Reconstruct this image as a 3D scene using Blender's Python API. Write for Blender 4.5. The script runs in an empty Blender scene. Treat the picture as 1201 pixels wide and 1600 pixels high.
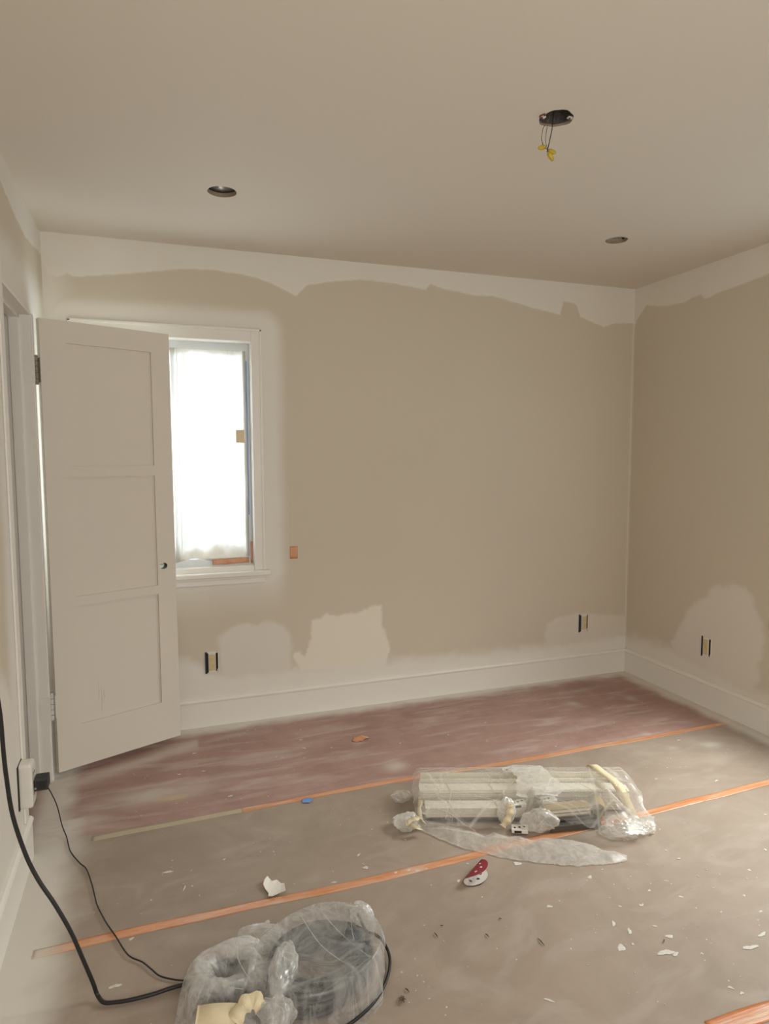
import bpy, bmesh, math, random
import numpy as np
from mathutils import Matrix, Vector

# ------------------------------------------------------------------ camera, world, lights
SC = bpy.context.scene
COL = SC.collection
FOC = 1035.476
CAM = np.array([0.44892, -3.48291, 1.40673])
RM = np.array([[0.943517, -0.331306, -0.003335],
               [-0.031003, -0.078261, -0.996451],
               [0.329869, 0.940272, -0.084112]])      # right, down, forward
cd = bpy.data.cameras.new('camera')
cam = bpy.data.objects.new('camera', cd)
COL.objects.link(cam)
cd.sensor_fit = 'HORIZONTAL'
cd.sensor_width = 36.0
cd.lens = FOC / 1201.0 * 36.0
cd.clip_start = 0.02
m = Matrix.Identity(4)
for i in range(3):
    m[i][0] = RM[0][i]; m[i][1] = -RM[1][i]; m[i][2] = -RM[2][i]; m[i][3] = CAM[i]
cam.matrix_world = m
SC.camera = cam

W = 3.3355; H = 2.44; YF = -4.3            # room: x 0..W, y YF..0
YN, YD, HD = -0.9616, -0.3956, 1.989       # closet doorway in the left wall
WX0, WX1, WZ0, WZ1 = 0.155, 0.946, 0.837, 1.988   # window_1 opening
RY0, RY1, RZ0, RZ1 = -2.02, -1.17, 0.62, 2.05     # window_2 opening (right wall)

SC.view_settings.view_transform = 'Standard'
SC.view_settings.look = 'None'
SC.view_settings.gamma = 1.0
SC.view_settings.use_curve_mapping = False
SC.view_settings.exposure = -0.30
SC.render.film_transparent = False
SC.cycles.use_denoising = True
SC.cycles.max_bounces = 14
SC.cycles.diffuse_bounces = 8
SC.cycles.transparent_max_bounces = 24
SC.cycles.sample_clamp_indirect = 3.0

world = bpy.data.worlds.new('sky'); SC.world = world
world.use_nodes = True
bg = world.node_tree.nodes['Background']
bg.inputs[0].default_value = (0.80, 0.90, 1.0, 1)
bg.inputs[1].default_value = 3.0


def area(name, loc, rot, sx, sy, power, col, spread=180):
    l = bpy.data.lights.new(name, 'AREA')
    l.shape = 'RECTANGLE'; l.size = sx; l.size_y = sy
    l.energy = power; l.color = col
    o = bpy.data.objects.new(name, l); COL.objects.link(o)
    l.spread = math.radians(spread)
    o.location = loc; o.rotation_euler = rot
    return o


# daylight outside the two windows, then an added fill lamp
area('daylight_right_window', (W + 0.42, (RY0 + RY1) / 2, (RZ0 + RZ1) / 2 + 0.38), (0, math.radians(90 - 56), 0), 1.0, 0.8, 38, (1.0, 0.985, 0.955), 95)
area('daylight_back_window', ((WX0 + WX1) / 2, 0.30, 1.42), (math.radians(-90), 0, 0), 0.8, 1.15, 20, (0.97, 0.985, 1.0))
area('daylight_rear_window', (1.1, YF + 0.05, 1.30), (math.radians(90), 0, 0), 1.5, 1.3, 41, (1.0, 0.987, 0.945))  # added soft fill inside the room; the front wall has no window


# ------------------------------------------------------------------ numeric helpers
def ray(px, py):
    return RM.T @ np.array([(px - 600.5) / FOC, (py - 800) / FOC, 1.0])


def at(px, py, ax=2, val=0.0):
    d = ray(px, py); t = (val - CAM[ax]) / d[ax]
    return CAM + t * d


_rng = np.random.RandomState(7)
PERM = _rng.permutation(512)
PERM = np.concatenate([PERM, PERM])
GR = _rng.uniform(0, 2 * math.pi, 512)
GX, GY = np.cos(GR), np.sin(GR)


def pn(x, y, seed=0):
    x = np.asarray(x, float) + seed * 17.31; y = np.asarray(y, float) + seed * 9.77
    xi = np.floor(x).astype(int); yi = np.floor(y).astype(int)
    xf = x - xi; yf = y - yi
    xi &= 511; yi &= 511
    u = xf * xf * xf * (xf * (xf * 6 - 15) + 10); v = yf * yf * yf * (yf * (yf * 6 - 15) + 10)

    def g(ix, iy, dx, dy):
        h = PERM[(PERM[ix & 511] + iy) & 511]
        return GX[h] * dx + GY[h] * dy
    a = g(xi, yi, xf, yf); b = g(xi + 1, yi, xf - 1, yf)
    c = g(xi, yi + 1, xf, yf - 1); d = g(xi + 1, yi + 1, xf - 1, yf - 1)
    return ((a + (b - a) * u) * (1 - v) + (c + (d - c) * u) * v) * 1.5


def fbm(x, y, oct=4, seed=0):
    s = 0; a = 1; t = 0
    for k in range(oct):
        s = s + a * pn(x * 2 ** k, y * 2 ** k, seed + k * 3); t += a; a *= .5
    return s / t


def ridged(x, y, oct=3, seed=0):
    wx = pn(x * .7, y * .7, seed + 50); wy = pn(x * .7, y * .7, seed + 60)
    s = 0; a = 1; t = 0
    for k in range(oct):
        n = 1 - np.abs(pn((x + wx) * 2 ** k, (y + wy) * 2 ** k, seed + k * 5)) * 2
        s = s + a * np.clip(n, 0, 1) ** 2.5; t += a; a *= .55
    return s / t


def folds(x, y, z=0.0, seed=0, freq=1.0, n=9, warp=.25):
    """crumpled-film relief: straight sharp creases between flat facets; returns relief 0..1 and crest mask"""
    r = np.random.RandomState(seed)
    x = x + warp * pn(x * freq * .35, y * freq * .35, seed) / freq
    y = y + warp * pn(x * freq * .35, y * freq * .35, seed + 7) / freq
    h = 0; c = 0; tot = 0
    for i in range(n):
        d = r.normal(size=3); d /= np.linalg.norm(d)
        f = freq * (.45 + 1.6 * r.rand() ** 1.5); w = 1 / (f / freq) ** .8
        p = (x * d[0] + y * d[1] + z * d[2]) * f + r.rand() * 10
        g = .5 + .5 * pn(x * freq * .5 + i * 5.1, y * freq * .5, seed + i)       # creases fade in and out
        t = np.abs((p % 2) - 1)
        h = h + w * t * np.clip(g * 1.4, .1, 1); tot += w
        c = np.maximum(c, np.exp(-((1 - t) / (.05 * f / freq)) ** 2) * np.clip(g * 2 - .7, 0, 1) * min(1, w))
    return h / tot, c


def sstep(a, b, x):
    t = np.clip((x - a) / (b - a), 0, 1)
    return t * t * (3 - 2 * t)


def poly_sd(X, Y, P):
    """signed distance to polygon, positive inside"""
    d = np.full(X.shape, 1e9); ins = np.zeros(X.shape, bool)
    n = len(P)
    for i in range(n):
        x0, y0 = P[i]; x1, y1 = P[(i + 1) % n]
        ex, ey = x1 - x0, y1 - y0
        L = ex * ex + ey * ey + 1e-12
        t = np.clip(((X - x0) * ex + (Y - y0) * ey) / L, 0, 1)
        dd = np.hypot(X - x0 - t * ex, Y - y0 - t * ey)
        d = np.minimum(d, dd)
        c = ((y0 > Y) != (y1 > Y)) & (X < ex * (Y - y0) / (y1 - y0 + 1e-15) + x0)
        ins ^= c
    return np.where(ins, d, -d)


def interp_line(X, P):
    P = sorted(P)
    return np.interp(X, [p[0] for p in P], [p[1] for p in P])


def lin(r, g, b):
    f = lambda c: c / 12.92 if c <= .04045 else ((c + .055) / 1.055) ** 2.4
    return (f(r / 255), f(g / 255), f(b / 255), 1)


# ------------------------------------------------------------------ object helpers
def tag(o, label=None, cat=None, group=None, kind=None):
    if label: o['label'] = label
    if cat: o['category'] = cat
    if group: o['group'] = group
    if kind: o['kind'] = kind
    return o


def empty(name, loc=(0, 0, 0), label=None, cat=None, group=None, kind=None, parent=None):
    o = bpy.data.objects.new(name, None); COL.objects.link(o)
    o.empty_display_size = .05
    if parent:
        o.parent = parent; o.location = Vector(loc) - Vector(origin(parent))
    else:
        o.location = loc
    return tag(o, label, cat, group, kind)


def origin(o):
    v = Vector(o.location)
    while o.parent:
        o = o.parent; v = v + Vector(o.location)
    return v


class MB:
    """collects shapes in world coordinates; build() links ONE mesh object"""
    def __init__(s): s.v = []; s.f = []; s.mi = []

    def add(s, V, F, mi=0):
        n = len(s.v)
        s.v += [tuple(map(float, q)) for q in V]
        s.f += [tuple(n + i for i in q) for q in F]
        s.mi += [mi] * len(F)
        return s

    def box(s, lo, hi, T=None, bev=0.0, mi=0):
        x0, y0, z0 = lo; x1, y1, z1 = hi
        if bev > 0:
            bm = bmesh.new()
            bmesh.ops.create_cube(bm, size=1)
            for q in bm.verts:
                q.co = Vector(((x0 + x1) / 2 + q.co.x * (x1 - x0), (y0 + y1) / 2 + q.co.y * (y1 - y0), (z0 + z1) / 2 + q.co.z * (z1 - z0)))
            bmesh.ops.bevel(bm, geom=bm.edges[:], offset=bev, segments=2, affect='EDGES', profile=.5)
            V = [tuple(q.co) for q in bm.verts]
            bm.verts.index_update()
            F = [[q.index for q in f.verts] for f in bm.faces]
            bm.free()
        else:
            V = [(x0, y0, z0), (x1, y0, z0), (x1, y1, z0), (x0, y1, z0), (x0, y0, z1), (x1, y0, z1), (x1, y1, z1), (x0, y1, z1)]
            F = [(0, 3, 2, 1), (4, 5, 6, 7), (0, 1, 5, 4), (1, 2, 6, 5), (2, 3, 7, 6), (3, 0, 4, 7)]
        if T: V = [T(*q) for q in V]
        return s.add(V, F, mi)

    def tube(s, P, r, n=8, mi=0):
        P = [Vector(q) for q in P]
        V = []; F = []
        t0 = (P[1] - P[0]).normalized()
        a = t0.orthogonal().normalized()
        for i, q in enumerate(P):
            t = (P[min(i + 1, len(P) - 1)] - P[max(i - 1, 0)]).normalized()
            a = (a - t * a.dot(t))
            a = a.normalized() if a.length > 1e-6 else t.orthogonal().normalized()
            b = t.cross(a)
            rr = r[i] if hasattr(r, '__len__') else r
            for k in range(n):
                an = 2 * math.pi * k / n
                V.append(q + (a * math.cos(an) + b * math.sin(an)) * rr)
        for i in range(len(P) - 1):
            for k in range(n):
                F.append((i * n + k, i * n + (k + 1) % n, (i + 1) * n + (k + 1) % n, (i + 1) * n + k))
        F.append(tuple(reversed(range(n)))); F.append(tuple((len(P) - 1) * n + k for k in range(n)))
        return s.add(V, F, mi)

    def cyl(s, a, b, r, n=20, mi=0): return s.tube([a, b], r, n, mi)

    def build(s, name, mats, parent=None, smooth=False, label=None, cat=None, group=None, kind=None):
        mats = mats if isinstance(mats, (list, tuple)) else [mats]
        og = origin(parent) if parent else Vector((0, 0, 0))
        me = bpy.data.meshes.new(name)
        me.from_pydata([(v[0] - og.x, v[1] - og.y, v[2] - og.z) for v in s.v], [], s.f)
        for mm in mats: me.materials.append(mm)
        if len(mats) > 1: me.polygons.foreach_set('material_index', s.mi)
        if smooth: me.polygons.foreach_set('use_smooth', [True] * len(me.polygons))
        me.update()
        o = bpy.data.objects.new(name, me); COL.objects.link(o)
        if parent: o.parent = parent
        return tag(o, label, cat, group, kind)


def grid_obj(name, A, B, fn, mat, keep=None, attrs=None, parent=None, smooth=True, flip=False, thick=0, **kw):
    """A,B: 1-D coordinates; fn(a,b)->(N,3) points; attrs: {name: array}"""
    na, nb = len(A), len(B)
    AA, BB = np.meshgrid(A, B, indexing='ij')
    a = AA.ravel(); b = BB.ravel()
    V = np.asarray(fn(a, b), float).reshape(-1, 3)
    I, J = np.meshgrid(np.arange(na - 1), np.arange(nb - 1), indexing='ij')
    I = I.ravel(); J = J.ravel()
    if keep is not None:
        ca = (A[I] + A[I + 1]) / 2; cb = (B[J] + B[J + 1]) / 2
        k = keep(ca, cb); I = I[k]; J = J[k]
    q = np.stack([I * nb + J, (I + 1) * nb + J, (I + 1) * nb + J + 1, I * nb + J + 1], 1)
    if flip: q = q[:, ::-1]
    used = np.unique(q); remap = -np.ones(len(V), int); remap[used] = np.arange(len(used))
    V = V[used]; q = remap[q]
    if parent: V = V - np.array(origin(parent))
    me = bpy.data.meshes.new(name)
    me.vertices.add(len(V)); me.vertices.foreach_set('co', V.ravel().astype(np.float32))
    me.loops.add(q.size); me.loops.foreach_set('vertex_index', q.ravel().astype(np.int32))
    me.polygons.add(len(q)); me.polygons.foreach_set('loop_start', (np.arange(len(q)) * 4).astype(np.int32))
    if smooth: me.polygons.foreach_set('use_smooth', np.ones(len(q), bool))
    me.update(calc_edges=True)
    if attrs:
        for n, arr in attrs(a, b).items():
            at_ = me.attributes.new(n, 'FLOAT', 'POINT')
            at_.data.foreach_set('value', np.asarray(arr)[used].astype(np.float32))
    me.materials.append(mat)
    o = bpy.data.objects.new(name, me); COL.objects.link(o)
    if parent: o.parent = parent
    if thick:
        md = o.modifiers.new('thickness', 'SOLIDIFY'); md.thickness = thick; md.offset = -1
    return tag(o, **kw)


def breaks(lo, hi, step, pts=()):
    P = sorted({lo, hi, *[p for p in pts if lo < p < hi]})
    out = [P[0]]
    for a, b in zip(P[:-1], P[1:]):
        n = max(1, int(round((b - a) / step)))
        out += list(np.linspace(a, b, n + 1)[1:])
    return np.array(out)


# ------------------------------------------------------------------ materials
def new_mat(name):
    m_ = bpy.data.materials.new(name); m_.use_nodes = True
    nt = m_.node_tree; nt.nodes.clear()
    out = nt.nodes.new('ShaderNodeOutputMaterial')
    return m_, nt, out


def nd(nt, t, ins=None, **props):
    n = nt.nodes.new('ShaderNode' + t)
    for k, v in props.items(): setattr(n, k, v)
    for k, v in (ins or {}).items():
        if isinstance(v, bpy.types.NodeSocket): nt.links.new(v, n.inputs[k])
        else: n.inputs[k].default_value = v
    return n


def mixc(nt, f, a, b, mode='MIX'):
    n = nt.nodes.new('ShaderNodeMix'); n.data_type = 'RGBA'; n.blend_type = mode
    for k, v in ((0, f), (6, a), (7, b)):
        if isinstance(v, bpy.types.NodeSocket): nt.links.new(v, n.inputs[k])
        else: n.inputs[k].default_value = v
    return n.outputs[2]


def ramp(nt, f, a, b):
    n = nd(nt, 'MapRange', {0: f, 1: a, 2: b}); n.interpolation_type = 'SMOOTHSTEP'
    return n.outputs[0]


def coords(nt, scale=(1, 1, 1), rot=(0, 0, 0), kind='Object'):
    tc = nd(nt, 'TexCoord')
    mp = nd(nt, 'Mapping', {'Vector': tc.outputs[kind], 'Scale': scale, 'Rotation': rot})
    return mp.outputs[0]


def noise(nt, sc, detail=4, rough=.55, vec=None, dist=0):
    ins = {'Scale': sc, 'Detail': detail, 'Roughness': rough, 'Distortion': dist}
    if vec is not None: ins['Vector'] = vec
    return nd(nt, 'TexNoise', ins).outputs[0]


def plain(name, col, rough=.5, metal=0, var=.06, nscale=30, bump=0.0, bscale=200, spec=.5, coat=0):
    m_, nt, out = new_mat(name)
    c = coords(nt)
    f = noise(nt, nscale, 5, .6, c)
    dark = tuple(max(0, q * (1 - var * 2)) for q in col[:3]) + (1,)
    lite = tuple(min(1, q * (1 + var)) for q in col[:3]) + (1,)
    cc = mixc(nt, f, dark, lite)
    b = nd(nt, 'BsdfPrincipled', {'Base Color': cc, 'Roughness': rough, 'Metallic': metal, 'Specular IOR Level': spec, 'Coat Weight': coat})
    if bump:
        bp = nd(nt, 'Bump', {'Height': noise(nt, bscale, 3, .6, c), 'Strength': bump, 'Distance': .002})
        nt.links.new(bp.outputs[0], b.inputs['Normal'])
    nt.links.new(b.outputs[0], out.inputs[0])
    return m_


TAN = (0.615, 0.550, 0.450, 1)
WHT = (0.775, 0.745, 0.690, 1)


def wall_mat(name):
    m_, nt, out = new_mat(name)
    c = coords(nt)
    mask = nd(nt, 'Attribute', attribute_name='mask').outputs['Fac']
    rim = nd(nt, 'Attribute', attribute_name='rim').outputs['Fac']
    crm = nd(nt, 'Attribute', attribute_name='cream').outputs['Fac']
    big = noise(nt, 1.6, 3, .5, c)
    fine = noise(nt, 9, 5, .6, c)
    tan = mixc(nt, big, tuple(q * .965 for q in TAN[:3]) + (1,), tuple(q * 1.035 for q in TAN[:3]) + (1,))
    wh = mixc(nt, fine, tuple(q * .965 for q in WHT[:3]) + (1,), tuple(min(1, q * 1.03) for q in WHT[:3]) + (1,))
    wh = mixc(nt, crm, wh, (0.80, 0.735, 0.62, 1))
    cc = mixc(nt, mask, tan, wh)
    cc = mixc(nt, rim, cc, (0.84, 0.80, 0.73, 1))
    b = nd(nt, 'BsdfPrincipled', {'Base Color': cc, 'Roughness': .62, 'Specular IOR Level': .3})
    hsum = nd(nt, 'Math', {0: noise(nt, 160, 2, .5, c), 1: rim}, operation='ADD')
    bp = nd(nt, 'Bump', {'Height': hsum.outputs[0], 'Strength': .12, 'Distance': .0015})
    nt.links.new(bp.outputs[0], b.inputs['Normal'])
    nt.links.new(b.outputs[0], out.inputs[0])
    return m_


def paper_mat(name, base, dark, spraycol, streak=(1.5, 9, 1), red=False):
    m_, nt, out = new_mat(name)
    c = coords(nt)
    spray = nd(nt, 'Attribute', attribute_name='spray').outputs['Fac']
    yel = nd(nt, 'Attribute', attribute_name='yellow').outputs['Fac']
    cc = mixc(nt, ramp(nt, noise(nt, 2.6, 7, .68, c, .7), .30, .70), dark, base)
    st = ramp(nt, noise(nt, 1.7 if red else 1.6, 5 if red else 6, .5, coords(nt, streak, (0, 0, .18 if red else -.5)), .8 if red else 1.6), .46, .74)
    st2 = nd(nt, 'Math', {0: st, 1: .50 if red else .18}, operation='MULTIPLY').outputs[0]
    cc = mixc(nt, st2, cc, tuple(min(1, .45 * q + .55 * s_) for q, s_ in zip(base[:3], spraycol[:3])) + (1,))
    # fine dusting and speckle of overspray
    vo = nd(nt, 'TexVoronoi', {'Vector': c, 'Scale': 42.0, 'Randomness': 1.0}, feature='F1')
    cl = ramp(nt, noise(nt, 3.2, 4, .65, c, .2), .50, .72)
    thr = nd(nt, 'Math', {0: cl, 1: .17}, operation='MULTIPLY')
    sp = nd(nt, 'Math', {0: vo.outputs['Distance'], 1: thr.outputs[0]}, operation='LESS_THAN')
    spk = nd(nt, 'Math', {0: sp.outputs[0], 1: .55}, operation='MULTIPLY').outputs[0]
    cc = mixc(nt, spk, cc, (0.72, 0.69, 0.63, 1))
    sc = ramp(nt, noise(nt, 6, 7, .7, c, .8), .55, .82)
    scf = nd(nt, 'Math', {0: sc, 1: .20}, operation='MULTIPLY').outputs[0]
    cc = mixc(nt, scf, cc, tuple(q * .72 for q in base[:3]) + (1,))
    cc = mixc(nt, spray, cc, spraycol)
    cc = mixc(nt, yel, cc, (0.62, 0.50, 0.20, 1))
    b = nd(nt, 'BsdfPrincipled', {'Base Color': cc, 'Roughness': .55, 'Specular IOR Level': .35})
    h1 = nd(nt, 'Math', {0: noise(nt, 3.5, 4, .5, coords(nt, (1, 5, 1) if red else (1, 1.6, 1))), 1: noise(nt, 90, 3, .5, c)}, operation='MULTIPLY_ADD')
    h1.inputs[2].default_value = 0
    h2 = nd(nt, 'Math', {0: noise(nt, 3.5, 4, .5, coords(nt, (1, 5, 1) if red else (1, 1.6, 1))), 1: 1.0}, operation='MULTIPLY')
    bp = nd(nt, 'Bump', {'Height': h2.outputs[0], 'Strength': .5 if red else .25, 'Distance': .012})
    bp2 = nd(nt, 'Bump', {'Height': h1.outputs[0], 'Strength': .15, 'Distance': .001, 'Normal': bp.outputs[0]})
    nt.links.new(bp2.outputs[0], b.inputs['Normal'])
    nt.links.new(b.outputs[0], out.inputs[0])
    return m_


def plastic(name, alpha=.35, col=(.86, .86, .84, 1), rough=.16, gl=.35, nscale=24, lo=.35):
    """thin cloudy polyethylene film"""
    m_, nt, out = new_mat(name)
    c = coords(nt)
    n = ramp(nt, noise(nt, nscale, 6, .65, c, 1.2), .30, .72)
    lw = nd(nt, 'LayerWeight', {'Blend': .35})
    a0 = nd(nt, 'Math', {0: n, 1: alpha * (1 - lo)}, operation='MULTIPLY_ADD'); a0.inputs[2].default_value = alpha * lo
    dn = nd(nt, 'Attribute', attribute_name='dense_or_shade').outputs['Fac']
    a2 = nd(nt, 'Math', {0: dn, 1: .45, 2: a0.outputs[0]}, operation='MULTIPLY_ADD')
    a1 = nd(nt, 'Math', {0: lw.outputs['Facing'], 1: .20}, operation='MULTIPLY_ADD'); nt.links.new(a2.outputs[0], a1.inputs[2])
    a1.use_clamp = True
    bp = nd(nt, 'Bump', {'Height': noise(nt, nscale * 1.6, 3, .5, c, .8), 'Strength': .30, 'Distance': .004})
    df = nd(nt, 'BsdfDiffuse', {'Color': col, 'Normal': bp.outputs[0]})
    tr = nd(nt, 'BsdfTranslucent', {'Color': col})
    m1 = nd(nt, 'MixShader', {0: .45, 1: df.outputs[0], 2: tr.outputs[0]})
    tp = nd(nt, 'BsdfTransparent', {'Color': (.97, .97, .97, 1)})
    m2 = nd(nt, 'MixShader', {0: a1.outputs[0], 1: tp.outputs[0], 2: m1.outputs[0]})
    g = nd(nt, 'BsdfGlossy', {'Color': (1, 1, 1, 1), 'Roughness': rough, 'Normal': bp.outputs[0]})
    fr = nd(nt, 'Fresnel', {'IOR': 1.5, 'Normal': bp.outputs[0]})
    fg = nd(nt, 'Math', {0: fr.outputs[0], 1: gl}, operation='MULTIPLY_ADD'); fg.inputs[2].default_value = .03; fg.use_clamp = True
    m3 = nd(nt, 'MixShader', {0: fg.outputs[0], 1: m2.outputs[0], 2: g.outputs[0]})
    nt.links.new(m3.outputs[0], out.inputs[0])
    return m_


M = {}
M['wall'] = wall_mat('wall_paint')
M['ceil'] = plain('ceiling_paint', (0.690, 0.632, 0.552, 1), .7, var=.012, nscale=1.2, bump=.08, bscale=120, spec=.25)
M['trim'] = plain('white_trim_paint', (0.800, 0.772, 0.720, 1), .38, var=.012, nscale=4, bump=.03, bscale=60, spec=.4)
M['door'] = plain('door_paint', (0.720, 0.668, 0.590, 1), .42, var=.015, nscale=3, bump=.04, bscale=40, spec=.4)
M['gyp'] = plain('cut_drywall', (0.36, 0.28, 0.20, 1), .9, var=.2, nscale=60, bump=.5)
M['red'] = paper_mat('rosin_paper', (0.410, 0.262, 0.225, 1), (0.320, 0.192, 0.163, 1), (0.70, 0.65, 0.59, 1), red=True)
M['brown'] = paper_mat('builder_paper', (0.355, 0.284, 0.228, 1), (0.290, 0.228, 0.181, 1), (0.68, 0.64, 0.585, 1), streak=(2, 4.5, 1))
M['sub'] = plain('wood_floor', (0.22, 0.13, 0.07, 1), .5, var=.2, nscale=8)
M['bluetape'] = plain('blue_tape', (0.10, 0.22, 0.55, 1), .6, bump=.3)
M['bluetape_out'] = plain('pale_blue_tape', (0.16, 0.30, 0.62, 1), .6, bump=.3)
M['cream'] = plain('masking_tape', (0.70, 0.60, 0.40, 1), .6, var=.06, nscale=14, bump=.3, bscale=300)
M['boxgrime'] = plain('grimy_box', (0.10, 0.085, 0.07, 1), .8, var=.6, nscale=120)  # dark mottled tone of the junction box interior
M['seamtape'] = plain('dusty_masking_tape', (0.49, 0.405, 0.295, 1), .6, var=.08, nscale=14)
M['splat'] = plain('dried_paint', (0.62, 0.585, 0.53, 1), .6, var=.12, nscale=80)
M['yellowtape'] = plain('yellow_tape', (0.66, 0.54, 0.30, 1), .6, var=.18, nscale=60, bump=.4)
M['metal'] = plain('galvanised_metal', (0.45, 0.43, 0.40, 1), .35, 1, var=.15, nscale=20)
M['dull'] = plain('paint_spotted_metal', (0.42, 0.37, 0.30, 1), .6, .1, var=.5, nscale=160)
M['dark'] = plain('dark_cavity', (0.025, 0.020, 0.018, 1), .8)
M['black'] = plain('black_rubber', (0.012, 0.010, 0.010, 1), .5, var=.3, nscale=90)
M['dustblack'] = plain('dusty_black_rubber', (0.030, 0.029, 0.031, 1), .5, var=.6, nscale=300)
M['hose'] = plain('dark_grey_hose', (0.035, 0.037, 0.042, 1), .5, var=.4, nscale=40)
M['bluebox'] = plain('blue_outlet_box', (0.03, 0.06, 0.14, 1), .5)
M['whiteplastic'] = plain('white_plastic', (0.74, 0.71, 0.65, 1), .3, spec=.5)
M['slat'] = plain('cream_slat', (0.80, 0.76, 0.66, 1), .35, var=.05, nscale=8)
M['slatdark'] = plain('grey_rail', (0.10, 0.095, 0.085, 1), .4, .3, var=.2)
M['tancard'] = plain('tan_card', (0.40, 0.30, 0.15, 1), .55, var=.2, nscale=12)
M['redabr'] = plain('red_abrasive', (0.30, 0.022, 0.035, 1), .8, var=.22, nscale=260, bump=.6, bscale=900)
M['discback'] = plain('white_disc_backing', (0.66, 0.62, 0.58, 1), .8, var=.06, nscale=120, bump=.4, bscale=700)
M['plaster'] = plain('plaster_white', (0.80, 0.77, 0.70, 1), .7, var=.05)
M['wood'] = plain('splinter_wood', (0.12, 0.075, 0.045, 1), .7, var=.3)
M['yellownut'] = plain('yellow_plastic', (0.55, 0.40, 0.03, 1), .45, var=.2, nscale=80)
M['wire'] = plain('dusty_wire', (0.16, 0.13, 0.09, 1), .6, var=.4, nscale=200)
M['redmark'] = plain('red_brown_paint', (0.16, 0.03, 0.02, 1), .6)
M['bag'] = plastic('clear_plastic_bag', .15, (.90, .87, .82, 1), rough=.32, gl=.20)
M['bagthick'] = plastic('bunched_plastic', .62, (.88, .85, .80, 1), rough=.38, gl=.15, lo=.5)
M['bagdark'] = plastic('cloudy_plastic_cover', .44, (.80, .79, .77, 1), rough=.32, gl=.12, nscale=12, lo=.10)
M['bagdarkthick'] = plastic('cloudy_bunched_plastic', .66, (.82, .81, .79, 1), rough=.35, gl=.12, nscale=16, lo=.25)


def tape_mat():
    m_, nt, out = new_mat('orange_tape')
    c = coords(nt)
    f = noise(nt, 3, 6, .65, coords(nt, (1, 22, 1)))
    cc = mixc(nt, ramp(nt, f, .3, .75), (0.58, 0.19, 0.065, 1), (0.64, 0.32, 0.16, 1))
    d = ramp(nt, noise(nt, 5, 7, .75, coords(nt, (1, 5, 1))), .40, .70)
    dd = nd(nt, 'Math', {0: d, 1: .50}, operation='MULTIPLY').outputs[0]
    cc = mixc(nt, dd, cc, (0.62, 0.50, 0.40, 1))
    sp = nd(nt, 'Attribute', attribute_name='spray').outputs['Fac']
    cc = mixc(nt, sp, cc, (0.64, 0.56, 0.48, 1))
    b = nd(nt, 'BsdfPrincipled', {'Base Color': cc, 'Roughness': .35})
    bp = nd(nt, 'Bump', {'Height': f, 'Strength': .6, 'Distance': .002})
    nt.links.new(bp.outputs[0], b.inputs['Normal'])
    nt.links.new(b.outputs[0], out.inputs[0])
    return m_


M['orange'] = tape_mat()


def film_mat():
    """sheet taped over the window: backlit translucent poly"""
    m_, nt, out = new_mat('window_masking_film')
    c = coords(nt)
    dn = nd(nt, 'Attribute', attribute_name='dense_or_shade').outputs['Fac']
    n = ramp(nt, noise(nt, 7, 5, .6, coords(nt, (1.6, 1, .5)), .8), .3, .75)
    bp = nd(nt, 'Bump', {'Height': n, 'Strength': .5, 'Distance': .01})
    colr = mixc(nt, dn, (.93, .92, .90, 1), (.135, .100, .062, 1))  # dark end paints in the shade of the frame behind the film
    tr = nd(nt, 'BsdfTranslucent', {'Color': colr, 'Normal': bp.outputs[0]})
    df = nd(nt, 'BsdfDiffuse', {'Color': (.86, .83, .76, 1), 'Normal': bp.outputs[0]})
    m1 = nd(nt, 'MixShader', {0: .35, 1: tr.outputs[0], 2: df.outputs[0]})
    tp = nd(nt, 'BsdfTransparent', {'Color': (1, 1, 1, 1)})
    al = nd(nt, 'Math', {0: dn, 1: .48, 2: .50}, operation='MULTIPLY_ADD'); al.use_clamp = True
    m2 = nd(nt, 'MixShader', {0: al.outputs[0], 1: tp.outputs[0], 2: m1.outputs[0]})
    g = nd(nt, 'BsdfGlossy', {'Roughness': .2, 'Normal': bp.outputs[0]})
    m3 = nd(nt, 'MixShader', {0: .05, 1: m2.outputs[0], 2: g.outputs[0]})
    nt.links.new(m3.outputs[0], out.inputs[0])
    return m_


M['film'] = film_mat()
_m, _nt, _o = new_mat('window_glass')
_g = nd(_nt, 'BsdfGlossy', {'Roughness': .02}); _t = nd(_nt, 'BsdfTransparent', {'Color': (.93, .96, .95, 1)})
_x = nd(_nt, 'MixShader', {0: .07, 1: _t.outputs[0], 2: _g.outputs[0]}); _nt.links.new(_x.outputs[0], _o.inputs[0])
M['glass'] = _m

# ------------------------------------------------------------------ walls with joint compound and primer patches
A_BAND = [(-0.005, 2.329), (0.027, 2.26), (0.066, 2.243), (0.108, 2.264), (0.134, 2.249), (0.373, 2.284), (0.609, 2.328), (0.793, 2.338), (0.983, 2.317), (1.113, 2.273), (1.186, 2.24), (1.248, 2.3), (1.351, 2.325), (1.528, 2.352), (1.673, 2.351), (1.823, 2.339), (1.918, 2.329), (1.945, 2.363), (2.015, 2.344), (2.195, 2.322), (2.338, 2.326), (2.593, 2.279), (2.792, 2.251), (2.812, 2.334), (2.905, 2.322), (2.935, 2.247), (3.105, 2.199), (3.187, 2.223), (3.331, 2.235)]
P1 = [(0.755, 0.471), (0.80, .505), (0.854, 0.53), (0.95, .515), (0.98, .54), (1.033, 0.525), (1.10, 0.50), (1.135, 0.44), (1.134, 0.346), (1.12, 0.10), (0.758, 0.10)]
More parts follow.
